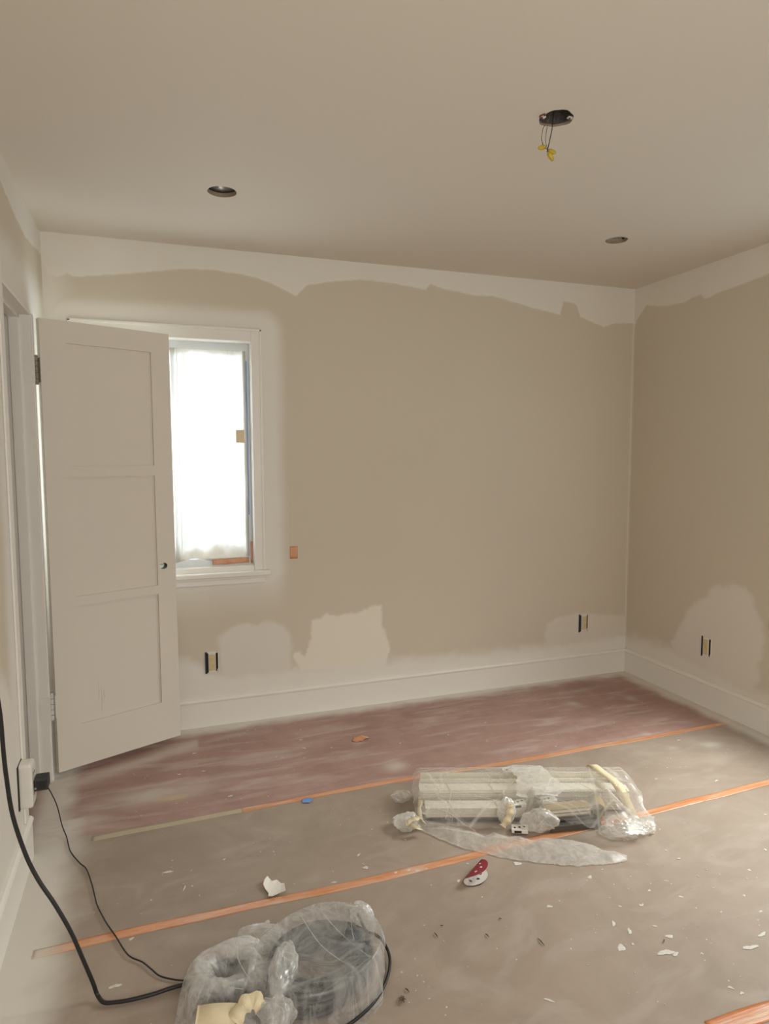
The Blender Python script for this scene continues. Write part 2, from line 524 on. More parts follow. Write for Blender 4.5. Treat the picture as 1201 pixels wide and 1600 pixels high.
P2 = [(1.242, 0.521), (1.30, .525), (1.325, .545), (1.368, 0.541), (1.40, .53), (1.55, .548), (1.60, .575), (1.652, 0.565), (1.659, 0.44), (1.689, 0.365), (1.70, .30), (1.666, 0.198), (1.185, 0.234), (1.133, 0.339), (1.18, .35), (1.205, .32), (1.225, 0.372), (1.245, .42)]
P3 = [(2.72, 0.18), (2.735, 0.37), (2.80, .40), (2.951, 0.415), (3.10, .40), (3.346, 0.372), (3.354, 0.117)]
LOWB = [(0, 0.36), (0.45, .40), (0.60, 0.36), (0.776, 0.27), (1.15, 0.265), (1.705, 0.25), (2.066, 0.235), (2.721, 0.228), (3.335, 0.25)]


def wmask(parts, shape):
    m_ = np.zeros(shape)
    for p in parts: m_ = np.maximum(m_, p)
    return m_


def back_attrs(x, z):
    n1 = fbm(x * 14, z * 14, 4, 3); n2 = fbm(x * 60, z * 60, 3, 8); nb = fbm(x * 3, z * 3, 3, 12)
    dA = z - interp_line(x, A_BAND) + n1 * .006
    band = sstep(-.004, .004, dA) * (.86 + .10 * nb)
    inner = sstep(.0, .012, z - (interp_line(x, A_BAND) * .35 + 2.39 * .65) + n1 * .012)   # second coat
    rimA = np.exp(-((dA - .002) / .006) ** 2) * .55 * (nb * .5 + .6)
    p1 = sstep(-.016, .018, poly_sd(x, z, P1) + n1 * .020 + n2 * .004) * .62
    p1 *= .82 + .18 * sstep(-.3, .3, nb)
    p2 = sstep(-.007, .012, poly_sd(x, z, P2) + n1 * .016 + n2 * .006)
    p3 = sstep(-.012, .018, poly_sd(x, z, P3) + n1 * .02) * .45
    lb = 1 - sstep(-.05, .045, z - interp_line(x, LOWB) + n1 * .02)
    # soft primer mist sprayed around the window
    dx = np.maximum(np.maximum(WX0 - .05 - x, x - (WX1 + .06)), 0)
    dz = np.maximum(np.maximum(WZ0 - .03 - z, z - (WZ1 + .06)), 0)
    d = np.where((dx > 0) & (dz > 0), np.hypot(dx, dz), dx + dz)
    mist = 1 - sstep(.055, .135, d + nb * .012)
    below = (1 - sstep(.02, .30, (WZ0 - z))) * (1 - sstep(.10, .20, x - WX1 + nb * .05)) * (z < WZ0)
    cornr = (1 - sstep(.02, .16, x)) * .8
    wind = 0.9 * np.maximum.reduce([mist, below * .9, cornr])
    rightc = (1 - sstep(.0, .02, W - x)) * .5
    mk = np.maximum.reduce([band, p1, p2 * .95, p3, lb * .95, wind, rightc])
    return {'mask': mk, 'rim': rimA * 1.25, 'cream': np.maximum(p2 * .80 * (1 - lb * .8), inner * band * .0)}


def right_attrs(y, z):
    n1 = fbm(y * 14, z * 14, 4, 23); n2 = fbm(y * 60, z * 60, 3, 28); nb = fbm(y * 3, z * 3, 3, 32)
    RA = [(0, 2.20), (-0.023, 2.255), (-0.106, 2.324), (-0.20, 2.295), (-0.294, 2.28), (-0.394, 2.273), (-0.534, 2.292), (-0.56, 2.262), (-0.768, 2.28), (-0.96, 2.291), (-1.2, 2.29), (-1.7, 2.24), (-4.3, 2.27)]
    dA = z - interp_line(y, RA) + n1 * .006
    band = sstep(-.005, .005, dA) * (.82 + .14 * nb)
    rimA = np.exp(-((dA - .002) / .006) ** 2) * .5 * (nb * .5 + .5)
    RP = [(-0.40, 0.30), (-0.456, 0.40), (-0.51, .50), (-0.546, 0.546), (-0.62, .60), (-0.679, 0.664), (-0.75, .70), (-0.824, 0.731), (-0.90, .715), (-0.965, 0.663), (-1.00, 0.575), (-1.03, 0.483), (-1.004, 0.304), (-.98, .1), (-.5, .1)]
    rp = sstep(-.022, .022, poly_sd(y, z, RP) + n1 * .03 + n2 * .004) * .60
    lb = 1 - sstep(-.06, .06, z - interp_line(y, [(0, .235), (-.41, .265), (-.65, .232), (-1.03, .19), (-4.3, .2)]) + n1 * .02)
    d = np.maximum(np.maximum(RY0 - y, y - RY1), np.maximum(RZ0 - z, z - RZ1))
    mist = 1 - sstep(.03, .10, d)
    cor = (1 - sstep(.0, .012, -y)) * .5
    return {'mask': np.maximum.reduce([band, rp, lb * .9, mist, cor]), 'rim': rimA, 'cream': y * 0}


def left_attrs(y, z):
    n1 = fbm(y * 14, z * 14, 4, 43); nb = fbm(y * 3, z * 3, 3, 52)
    LA = [(-4.3, 2.30), (-1.4, 2.32), (-0.864, 2.335), (-0.604, 2.302), (-0.404, 2.293), (-0.246, 2.309), (-0.068, 2.333), (0, 2.34)]
    dA = z - interp_line(y, LA) + n1 * .006
    band = sstep(-.006, .006, dA) * .85
    rimA = np.exp(-((dA - .002) / .006) ** 2) * .4
    dx = np.maximum(YN - .02 - y, 0); dz = np.maximum(z - HD - .03, 0)
    d = np.hypot(dx, dz)
    mist = 1 - sstep(.07, .20, d + nb * .02)
    far = sstep(YD - .05, YD + .05, y) * (1 - sstep(HD + .1, HD + .25, z))
    lb = 1 - sstep(-.05, .05, z - interp_line(y, [(-4.3, .7), (-1.25, .75), (-1.13, .66), (-1.0, .66), (0, .66)]) + n1 * .04)
    return {'mask': np.maximum.reduce([band, mist * .95, far, lb * .85]), 'rim': rimA, 'cream': y * 0}


ST = .0068
grid_obj('wall_back', breaks(0, W, ST, (WX0, WX1)), breaks(0, H, ST, (WZ0, WZ1)),
         lambda a, b: np.stack([a, a * 0, b], 1), M['wall'], flip=False, kind='structure',
         keep=lambda a, b: ~((a > WX0) & (a < WX1) & (b > WZ0) & (b < WZ1)), attrs=back_attrs)
ys = np.concatenate([breaks(YF, -1.35, .03, (RY0, RY1))[:-1], breaks(-1.35, 0, ST)])
grid_obj('wall_right', ys, breaks(0, H, ST, (RZ0, RZ1)), lambda a, b: np.stack([a * 0 + W, a, b], 1), M['wall'], flip=True, kind='structure',
         keep=lambda a, b: ~((a > RY0) & (a < RY1) & (b > RZ0) & (b < RZ1)), attrs=right_attrs)
ys = np.concatenate([breaks(YF, -1.9, .03)[:-1], breaks(-1.9, 0, ST, (YN, YD))])
grid_obj('wall_left', ys, breaks(0, H, ST, (HD,)), lambda a, b: np.stack([a * 0, a, b], 1), M['wall'], flip=False, kind='structure',
         keep=lambda a, b: ~((a > YN) & (a < YD) & (b < HD)), attrs=left_attrs)
MB().box((0, YF - .1, 0), (W, YF, H)).build('wall_front', M['trim'], kind='structure')
mb = MB()
for lo, hi in (((-.78, -1.35, -.004), (-.74, -.02, 2.2)), ((-.78, -1.39, -.004), (-.121, -1.35, 2.2)), ((-.78, -.05, -.004), (-.121, -.01, 2.2)), ((-.78, -1.39, 2.2), (-.121, -.01, 2.24)),
               ((-.16, -1.36, -.004), (-.121, YN - .005, 2.2)), ((-.16, YD + .005, -.004), (-.121, -.02, 2.2)), ((-.16, YN - .01, HD + .005), (-.121, YD + .01, 2.2))):
    mb.box(lo, hi)
mb.build('wall_closet', M['trim'], kind='structure')

# ceiling with three cut holes
HOLES = [((0.744, -0.733), .056, 'round'), ((1.659, -1.645), .052, 'rough'), ((2.600, -0.745), .052, 'round')]


def hole_pts(k):
    (cx, cy), r, sty = HOLES[k]
    n = 28; out = []
    for i in range(n):
        a = 2 * math.pi * i / n
        rr = r * (1 + (.05 * math.sin(3 * a + 1) + .03 * math.sin(7 * a) if sty == 'rough' else .012 * math.sin(5 * a)))
        out.append((cx + rr * math.cos(a), cy + rr * math.sin(a)))
    return out


bm = bmesh.new()
loops = [[(0, YF), (W, YF), (W, 0), (0, 0)]] + [hole_pts(k) for k in range(3)]
ed = []
for L in loops:
    vs = [bm.verts.new((x, y, H)) for x, y in L]
    for i in range(len(vs)): ed.append(bm.edges.new((vs[i], vs[(i + 1) % len(vs)])))
bmesh.ops.triangle_fill(bm, use_beauty=True, edges=ed, normal=(0, 0, -1))
mb = MB()
bm.verts.index_update()
mb.add([tuple(q.co) for q in bm.verts], [[q.index for q in f.verts] for f in bm.faces], 0)
bm.free()
for k in range(3):
    P = hole_pts(k); n = len(P)
    mb.add([(x, y, H) for x, y in P] + [(x, y, H + (.016 if k != 1 else .007)) for x, y in P], [(i, (i + 1) % n, n + (i + 1) % n, n + i) for i in range(n)], 1)
mb.build('ceiling', [M['ceil'], M['gyp']], kind='structure')

# floor (wood under the papers)
MB().box((-.8, YF, -.06), (W, 0, -.004)).build('floor', M['sub'], kind='structure')

# ------------------------------------------------------------------ baseboards
BB = .1528


def baseboard(name, T, L):
    mb = MB()
    prof = [(0, 0), (.016, 0), (.016, BB - .022), (.020, BB - .018), (.021, BB - .011), (.017, BB - .004), (.010, BB), (0, BB)]
    n = len(prof)
    V = [T(0, d, z) for d, z in prof] + [T(L, d, z) for d, z in prof]
    F = [(i, (i + 1) % n, n + (i + 1) % n, n + i) for i in range(n)] + [tuple(range(n)), tuple(range(2 * n - 1, n - 1, -1))]
    mb.add(V, F)
    return mb.build(name, M['trim'], kind='structure')


baseboard('baseboard_back', lambda s, d, z: (s, -d, z), W)
baseboard('baseboard_right', lambda s, d, z: (W - d, -s, z), -YF)
baseboard('baseboard_left', lambda s, d, z: (d, YN - .003 - s, z), YN - YF - .003)

# ------------------------------------------------------------------ doorway lining (trim_1)
t1 = empty('trim_1', (0, YD, 0), kind='structure')
J = .004
for y0, y1 in ((YD - J, YD + .006), (YN - .006, YN + J)):
    MB().box((-.121, y0, 0), (.002, y1, HD + .004), bev=.0015).build('jamb', M['trim'], t1)
MB().box((-.121, YN - .006, HD - J), (.002, YD + .006, HD + .006), bev=.0015).build('head_jamb', M['trim'], t1)
MB().box((-.078, YD - .016, 0), (-.041, YD - J, HD - .004), bev=.0015).build('door_stop', M['trim'], t1)
MB().box((-.078, YN + J, 0), (-.041, YN + .016, HD - .004), bev=.0015).build('door_stop', M['trim'], t1)
MB().box((-.078, YN + J, HD - .018), (-.041, YD - J, HD - .004), bev=.0015).build('door_stop', M['trim'], t1)
# narrow casing edge left of the doorway and beyond it
MB().box((0.0, YN - .062, BB), (.007, YN - .004, HD + .055), bev=.003).build('casing', M['trim'], t1)
MB().box((0.0, YD + .007, 0), (.007, YD + .062, HD + .004), bev=.003).build('casing', M['trim'], t1)

# ------------------------------------------------------------------ the closet door standing open (door_1)
DH = np.array([.0294, -.3855]); DD = np.array([.9129, .4077]); DD /= np.hypot(*DD); DN = np.array([DD[1], -DD[0]])
DW = .565; DZ0, DZ1 = .0357, 1.9798; DT = .035


def dT(s, t, z):      # s along the door, t behind the visible face, z up
    p = DH + DD * s - DN * t
    return (p[0], p[1], z)


door = empty('door_1', (DH[0], DH[1], 0), kind='structure')


def slab(s0, s1, z0, z1, name, t0=0, t1=DT, bev=0):
    return MB().box((s0, t0, z0), (s1, t1, z1), dT, bev).build(name, M['door'], door)


slab(0, .100, DZ0, DZ1, 'stile')
# lock stile with the bored lock hole
bm = bmesh.new(); ed = []
hole = [(.506 + .0185 * math.cos(a) * (1.15 if math.cos(a) < 0 else .95), .888 + .0150 * math.sin(a)) for a in [2 * math.pi * i / 24 for i in range(24)]]
for L in ([(.475, DZ0), (DW, DZ0), (DW, DZ1), (.475, DZ1)], hole):
    vs = [bm.verts.new((x, z, 0)) for x, z in L]
    for i in range(len(vs)): ed.append(bm.edges.new((vs[i], vs[(i + 1) % len(vs)])))
bmesh.ops.triangle_fill(bm, use_beauty=True, edges=ed)
bm.verts.index_update()
V = [tuple(q.co) for q in bm.verts]; F = [[q.index for q in f.verts] for f in bm.faces]; bm.free()
mb = MB()
mb.add([dT(x, 0, z) for x, z, _ in V], F, 0); mb.add([dT(x, DT, z) for x, z, _ in V], F, 0)
for L, mi in (([(.475, DZ0), (DW, DZ0), (DW, DZ1), (.475, DZ1)], 0), (hole, 1)):
    n = len(L); mb.add([dT(x, 0, z) for x, z in L] + [dT(x, DT, z) for x, z in L], [(i, (i + 1) % n, n + (i + 1) % n, n + i) for i in range(n)], mi)
mb.build('lock_stile', [M['door'], M['dark']], door)
for z0, z1 in ((1.888, DZ1), (1.319, 1.367), (.756, .798), (DZ0, .226)):
    slab(.100, .475, z0, z1, 'rail')
for z0, z1 in ((1.367, 1.888), (.798, 1.319), (.226, .756)):
    pnl = slab(.0985, .4765, z0 - .0015, z1 + .0015, 'panel', .010, .024, 0)
# drip of torn paint on the lowest panel
mb = MB()
for s_, z_, l_ in ((.185, .40, .09), (.196, .37, .12), (.207, .36, .07)):
    mb.tube([dT(s_, .0098, z_), dT(s_ + .003, .0096, z_ - l_ / 2), dT(s_ - .002, .0098, z_ - l_)], [.0008, .0022, .0008], 6)
mb.build('paint_run', M['door'], door)
for zc in (1.768, .330):
    hg = MB()
    hg.cyl((.0135, -.3735, zc - .052), (.0135, -.3735, zc + .052), .0065, 14)
    h_o = hg.build('hinge', M['dull'] if zc > 1 else M['trim'], door, smooth=False)
    for dz in (-.056, .056):
        b_ = MB()
        b_.tube([(.0135, -.3735, zc + dz - .005), (.0135, -.3735, zc + dz - .002), (.0135, -.3735, zc + dz + .002), (.0135, -.3735, zc + dz + .005)], [.003, .0065, .0065, .003], 12)
        b_.build('hinge_pin_tip', M['dull'] if zc > 1 else M['trim'], h_o, smooth=True)
    MB().box((-.030, YD - .0062, zc - .05), (.011, YD - .0035, zc + .05)).build('jamb_leaf', M['trim'], h_o)
    MB().box((.0, -.0016, zc - .05), (.0, .0, zc + .05)).v
    lf = MB().box((-.0022, -.001, zc - .05), (.0, .030, zc + .05), dT)
    lf.build('door_leaf', M['dull'] if zc > 1 else M['trim'], h_o)
    lk = MB()
    for k in range(4):
        zz = zc - .036 + k * .024
        lk.box((.0065, -.3805, zz - .0007), (.0205, -.3795, zz + .0007))
    lk.build('knuckle_gap', M['dark'], h_o)

# ------------------------------------------------------------------ window_1 with casing, sill, sashes
w1 = empty('window_1', ((WX0 + WX1) / 2, 0, WZ0), kind='structure')
CX0, CX1, CZ1 = WX0 - .052, .998, 2.049
MB().box((WX1 + .001, -.016, .812), (CX1, 0, CZ1), bev=.003).build('casing', M['trim'], w1)
MB().box((CX0, -.016, .812), (WX0 - .001, 0, CZ1), bev=.003).build('casing', M['trim'], w1)
MB().box((WX0 - .001, -.0155, WZ1 + .001), (WX1 + .001, 0, CZ1), bev=.003).build('head_casing', M['trim'], w1)
for x0, x1 in ((CX1 - .010, CX1 + .004), (CX0 - .004, CX0 + .010)):
    MB().box((x0, -.022, .812), (x1, 0, CZ1 + .004), bev=.003).build('backband', M['trim'], w1)
MB().box((CX0 - .004, -.022, CZ1 - .008), (CX1 + .004, 0, CZ1 + .006), bev=.003).build('backband', M['trim'], w1)
MB().box((CX0 - .03, -.042, .786), (1.027, .10, .812), bev=.006).build('sill', M['trim'], w1)
MB().box((CX0 - .01, -.015, .745), (1.000, 0, .786), bev=.004).build('apron', M['trim'], w1)
MB().box((CX0 - .01, -.021, .772), (1.006, 0, .786), bev=.004).build('apron_moulding', M['trim'], w1)
for lo, hi in (((WX1, -.002, WZ0 - .03), (WX1 + .02, .12, WZ1 + .02)), ((WX0 - .02, -.002, WZ0 - .03), (WX0, .12, WZ1 + .02)),
               ((WX0 - .02, -.002, WZ1), (WX1 + .02, .12, WZ1 + .02))):
    MB().box(lo, hi).build('jamb', M['trim'], w1)
MB().box((WX0, -.002, .805), (WX1, .12, WZ0), bev=.002).build('stool', M['trim'], w1)
sashm = plain('grey_sash_paint', (0.66, 0.68, 0.69, 1), .4, var=.02)
XM = .565
for x0, x1 in ((WX0, XM), (XM, WX1)):
    sh = MB()
    wa = .035 if x0 < .3 else .012; wb = .012 if x0 < .3 else .035
    sh.box((x0, .055, WZ0), (x0 + wa, .09, WZ1)); sh.box((x1 - wb, .055, WZ0), (x1, .09, WZ1))
    sh.box((x0, .056, WZ0), (x1, .089, WZ0 + .04)); sh.box((x0, .056, WZ1 - .04), (x1, .089, WZ1))
    so = sh.build('sash', sashm, w1)
    MB().box((x0 + wa, .070, WZ0 + .04), (x1 - wb, .074, WZ1 - .04)).build('glass_pane', M['glass'], so)

# window_2 in the right wall (beyond the right edge of the picture) and its lining
w2 = empty('window_2', (W, (RY0 + RY1) / 2, RZ0), kind='structure')
for lo, hi in (((W - .016, RY0 - .07, RZ0 - .07), (W, RY0, RZ1 + .07)), ((W - .016, RY1, RZ0 - .07), (W, RY1 + .07, RZ1 + .07)),
               ((W - .016, RY0, RZ1), (W, RY1, RZ1 + .07)), ((W - .03, RY0 - .09, RZ0 - .07), (W, RY1 + .09, RZ0 - .04))):
    MB().box(lo, hi, bev=.003).build('casing', M['trim'], w2)
for lo, hi in (((W, RY0 - .02, RZ0 - .02), (W + .12, RY0, RZ1 + .02)), ((W, RY1, RZ0 - .02), (W + .12, RY1 + .02, RZ1 + .02)),
               ((W, RY0, RZ1), (W + .12, RY1, RZ1 + .02)), ((W, RY0, RZ0 - .04), (W + .12, RY1, RZ0))):
    MB().box(lo, hi).build('jamb', M['trim'], w2)
ym = (RY0 + RY1) / 2
for y0, y1 in ((RY0, ym), (ym, RY1)):
    sh = MB()
    sh.box((W + .05, y0, RZ0), (W + .085, y0 + .035, RZ1)); sh.box((W + .05, y1 - .035, RZ0), (W + .085, y1, RZ1))
    sh.box((W + .051, y0, RZ0), (W + .084, y1, RZ0 + .04)); sh.box((W + .051, y0, RZ1 - .04), (W + .084, y1, RZ1))
    so = sh.build('sash', M['trim'], w2)
    MB().box((W + .066, y0 + .035, RZ0 + .04), (W + .070, y1 - .035, RZ1 - .04)).build('glass_pane', M['glass'], so)

# ------------------------------------------------------------------ masking film over the window with its tapes
FX0, FX1, FZ0, FZ1 = WX0 + .012, .9265, .868, 1.950
film = empty('masking_film', ((FX0 + FX1) / 2, .045, FZ0), 'creased translucent plastic sheet taped over the bright window behind the door', 'plastic sheet')


def film_fn(a, b):
    u = (a - FX0) / (FX1 - FX0); v = (b - FZ0) / (FZ1 - FZ0)
    edge = np.minimum.reduce([u, 1 - u, v, 1 - v])
    amp = sstep(0, .12, edge)
    y = .047 - .004 * ridged(a * 9, b * 3, 3, 5) * amp - .006 * (fbm(a * 5, b * 2, 2, 9)) * amp
    y -= .006 * np.exp(-((a - .575) / .014) ** 2)
    sag = .012 * (1 - v) ** 6 * np.sin(a * 22)
    return np.stack([a, np.minimum(y, .052), b + np.where(v < .06, sag * (1 - v / .06), 0)], 1)


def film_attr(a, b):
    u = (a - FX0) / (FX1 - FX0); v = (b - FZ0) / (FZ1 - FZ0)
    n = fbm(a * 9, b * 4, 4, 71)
    e = (1 - sstep(.0, .085, 1 - u + n * .02)) * .95  # film edges painted darker, as the frame behind blocks the daylight
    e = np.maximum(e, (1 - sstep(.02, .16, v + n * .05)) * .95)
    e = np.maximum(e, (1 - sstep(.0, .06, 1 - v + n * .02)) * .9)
    mull_shade = np.exp(-((a - (.600 + .02 * sstep(.4, .9, v))) / (.020 + .022 * sstep(.5, 1, v))) ** 2) * .80  # painted shade of the mullion behind the film
    e = np.maximum(e, mull_shade)
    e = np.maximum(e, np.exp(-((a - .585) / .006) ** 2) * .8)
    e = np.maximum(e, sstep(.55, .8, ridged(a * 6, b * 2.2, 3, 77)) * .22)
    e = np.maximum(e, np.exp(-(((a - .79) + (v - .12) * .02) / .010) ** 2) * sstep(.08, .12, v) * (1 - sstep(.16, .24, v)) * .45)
    return {'dense_or_shade': np.clip(e, 0, 1)}


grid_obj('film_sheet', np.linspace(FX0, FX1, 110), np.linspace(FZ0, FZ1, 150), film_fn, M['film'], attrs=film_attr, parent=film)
MB().box((.925, .0505, 1.10), (.9325, .0545, 1.90)).build('blue_tape', M['bluetape_out'], film)
MB().box((.922, .0500, .88), (.9275, .0545, 1.21)).build('blue_tape', M['bluetape'], film)
MB().box((.868, .036, 1.478), (.912, .038, 1.545)).build('masking_tape_patch', M['cream'], film)
film['kind'] = 'thing'


def patch(name, T, w_, h_, mat, label=None, cat=None, group=None, parent=None, seed=0, nx=10, ny=6, amp=.0012, th=.0004, jag=.0):
    """small lifted piece of tape: T(a,b,n) maps local metres to world"""
    A = np.linspace(0, w_, nx); B = np.linspace(0, h_, ny)
    def fn(a, b):
        n = .0006 + amp * np.abs(pn(a * 60 + seed, b * 60, seed)) + 0 * a
        jj = jag * pn(b * 90, b * 0 + seed, seed + 3)
        return np.array([T(p + (q_ if 0 < 1 else 0) * (1 if p > w_ / 2 else -1), q, r) for p, q, r, q_ in zip(a, b, n, jj)])
    return grid_obj(name, A, B, fn, mat, thick=th, label=label, cat=cat, group=group, parent=parent)


patch('orange_tape', lambda a, b, n: (.735 + a, .047 - n, .842 + b + a * .02), .19, .030, M['orange'], 'orange tape strip lying along the bottom edge of the window film', 'tape', seed=2)
patch('orange_tape', lambda a, b, n: (.9335 + a * .9, .0535 - n - .0, .842 + b), .0115, .115, M['orange'], 'short upright orange tape strip at the lower right corner of the window', 'tape', seed=3)
patch('orange_tape', lambda a, b, n: (1.134 + a, -n, .860 + b), .042, .068, M['orange'], 'small orange tape square stuck on the tan wall right of the window', 'tape', seed=5, amp=.0008)

# ------------------------------------------------------------------ floor papers
SPOTS = [  # px, py, rx(m), ry(m), strength, yellow
    (245, 1243, .20, .075, .55, 0), (268, 1249, .055, .02, 0, .55), (617, 1199, .05, .045, .62, 0), (895, 1101, .035, .04, .4, 0), (985, 1092, .03, .05, .32, 0),
    (120, 1290, .10, .06, .55, 0), (150, 1150 + 90, .10, .05, .0, 0), (560, 1162, .03, .02, .4, 0), (1110, 1165, .05, .03, .45, 0), (1010, 1148, .02, .02, .3, 0),
    (1050, 1170, .03, .02, .25, 0), (100, 1330, .07, .09, .5, 0)]
SPW = [(at(a, b)[0], at(a, b)[1], c, d, e, f) for a, b, c, d, e, f in SPOTS]


def spray_attr(x, y):
    n = fbm(x * 7, y * 7, 4, 91); n2 = fbm(x * 25, y * 25, 3, 95)
    left = (1 - sstep(.055, .185, x + n * .05 + .02 * n2)) * sstep(-1.05, -.9, -np.abs(y + 1.9))
    left = (1 - sstep(.085, .23, x + n * .05)) * (y < -.75) + (1 - sstep(.06, .15, x + n * .05)) * (y >= -.75)
    left *= .12 + .88 * sstep(-.05, .015, x)
    back = 1 - sstep(.030, .135, -y + n * .035 + n2 * .01 - .018 * sstep(1.4, .3, x))
    right = 1 - sstep(.060, .145, (W - x) + n * .03)
    s = np.maximum.reduce([left * .95, back * .95, right * .95])
    doorlee = np.exp(-(((x - .30) * DN[0] + (y + .27) * DN[1] - .075) / .05) ** 2) * (x < .62) * (x > .03) * (y > -.75) * .5
    s = np.maximum(s, doorlee)
    yl = x * 0
    for cx, cy, rx, ry, st, ye in SPW:
        g = np.exp(-((x - cx) / rx) ** 2 - ((y - cy) / ry) ** 2) * (1 + .5 * n)
        s = np.maximum(s, g * st); yl = np.maximum(yl, g * ye)
    return {'spray': np.clip(s, 0, 1), 'yellow': np.clip(yl, 0, 1)}


def wrinkle_z(x, y):
    e = np.minimum.reduce([sstep(0, .06, x), sstep(0, .06, W - x), sstep(0, .05, -y), sstep(0, .08, y + .90)])
    return .0040 + e * (.004 * ridged(x * 1.6 + y * .8, y * 6, 2, 33) + .0008 * fbm(x * 9, y * 9, 2, 4))


grid_obj('rosin_paper', breaks(-.70, W - .004, .014), breaks(-.93, -.004, .014), lambda a, b: np.stack([a, b, wrinkle_z(a, b)], 1), M['red'],
         attrs=spray_attr, label='wrinkled red rosin paper covering the floor along the back wall', cat='floor paper',
         keep=lambda a, b: (a > .0) | ((b < YD - .02)))


def flat_sheet(y0, y1, z, label, x0=.003):
    return grid_obj('builder_paper', breaks(x0, W - .004, .02), breaks(y0, y1, .02),
                    lambda a, b: np.stack([a, b, z + .0012 * fbm(a * 2.5, b * 2.5, 2, 5)], 1), M['brown'], attrs=spray_attr, label=label, cat='floor paper',
                    group='brown paper runners on the floor')


sheet_a = flat_sheet(-1.505, -.895, .0048, 'brown paper runner under the blind bundle, edging the red paper')
sheet_b = flat_sheet(-2.345, -1.475, .0053, 'wide brown paper runner holding the red sanding disc and hose bag')
sheet_c = flat_sheet(-4.25, -2.31, .0058, 'brown paper runner at the very bottom right, beyond the last tape')


def strip(name, pts, wdt, z, mat, label, cat='tape', group=None, seed=1):
    """tape strip along a world polyline"""
    P = np.array(pts)
    L = np.concatenate([[0], np.cumsum(np.hypot(*np.diff(P[:, :2], axis=0).T))])
    S = breaks(0, L[-1], .012); T_ = np.linspace(-.5, .5, 7)

    def fn(s, t):
        x = np.interp(s, L, P[:, 0]); y = np.interp(s, L, P[:, 1])
        w_ = wdt * (1 + .10 * pn(s * 6, s * 0, seed))
        yo = .006 * pn(s * 3, s * 0 + 3, seed + 5)
        return np.stack([x, y + t * w_ + yo, z + .0012 * fbm(x * 2.5, (y + t * w_) * 2.5, 2, 5) + .0004 * ridged(s * 10, t * 1.5, 2, seed)], 1)

    def attr(s, t):
        x = np.interp(s, L, P[:, 0])
        sp = np.maximum((1 - sstep(.10, .22, x)), (1 - sstep(.06, .14, W - x)) * .8)
        sp = np.maximum(sp, sstep(.2, .6, fbm(s * 5, t, 3, seed + 9)) * .45)
        return {'spray': sp}
    return grid_obj(name, S, T_, fn, mat, attrs=attr, thick=.0003, label=label, cat=cat, group=group)


strip('orange_tape', [(.745, -.912), (1.35, -.888), (1.97, -.903), (2.5, -.902), (3.235, -.895)], .034, .0056, M['orange'], 'long orange tape strip along the seam of the red paper', seed=11)
strip('masking_tape', [(.20, -.930), (.30, -.925), (.755, -.911)], .034, .0055, M['seamtape'], 'pale masking tape strip on the seam left of the orange tape', seed=12)
strip('orange_tape', [(.09, -1.494), (.43, -1.485), (.82, -1.498), (1.14, -1.498), (1.50, -1.484), (2.2, -1.468), (2.54, -1.458), (3.25, -1.43)], .037, .0061, M['orange'], 'long orange tape strip running across the floor under the blind bundle', seed=13)
strip('orange_tape', [(1.70, -2.325), (2.4, -2.335), (3.2, -2.33)], .05, .0066, M['orange'], 'orange tape strip cut off by the bottom right corner of the picture', seed=14)


def floor_patch(name, px, py, w_, h_, rot, mat, z, label, cat, amp=.004, seed=0, group=None, tri=False):
    c = at(px, py); cr, sr = math.cos(rot), math.sin(rot)
    A = np.linspace(-w_ / 2, w_ / 2, 12); B = np.linspace(-h_ / 2, h_ / 2, 9)
    k = lambda a, b: (np.hypot(a / w_ * 2, b / h_ * 2) < 1.02 + .25 * pn(a * 40 + seed, b * 40, seed))
    f = lambda a, b: np.stack([c[0] + a * cr - b * sr, c[1] + a * sr + b * cr, z + amp * (np.abs(fbm(a * 22, b * 22, 2, seed)) + (a / w_ + .5) * .5)], 1)
    return grid_obj(name, A, B, f, mat, keep=k, thick=.0004, label=label, cat=cat, group=group)


floor_patch('tape_scrap', 562, 1157, .085, .060, .3, M['orange'], .008, 'crumpled orange tape scrap on the red paper', 'tape scrap', .006, 3)
floor_patch('tape_scrap', 480, 1254, .046, .038, .2, M['bluetape_out'], .0075, 'small blue tape scrap beside the orange tape', 'tape scrap', .003, 9)

# dried paint splats: flat raised blobs on the papers
rnd = random.Random(5)


def splat_mesh(mb, x, y, z, r, e=1.0, rot=0, seed=0, n=14):
    V = [(x, y, z + .0007)]; cr, sr = math.cos(rot), math.sin(rot)
    rr = random.Random(seed)
    ph = [rr.uniform(0, 6.3) for _ in range(4)]
    for ring, zz in ((.7, .0006), (1, 0)):
        for i in range(n):
            a = 2 * math.pi * i / n
            q = r * ring * (1 + .22 * math.sin(2 * a + ph[0]) + .16 * math.sin(3 * a + ph[1]) + .12 * math.sin(5 * a + ph[2]))
            u, v = q * math.cos(a), q * math.sin(a) * e
            V.append((x + u * cr - v * sr, y + u * sr + v * cr, z + zz))
    F = [(0, 1 + i, 1 + (i + 1) % n) for i in range(n)] + [(1 + i, 1 + n + i, 1 + n + (i + 1) % n, 1 + (i + 1) % n) for i in range(n)]
    mb.add(V, F)


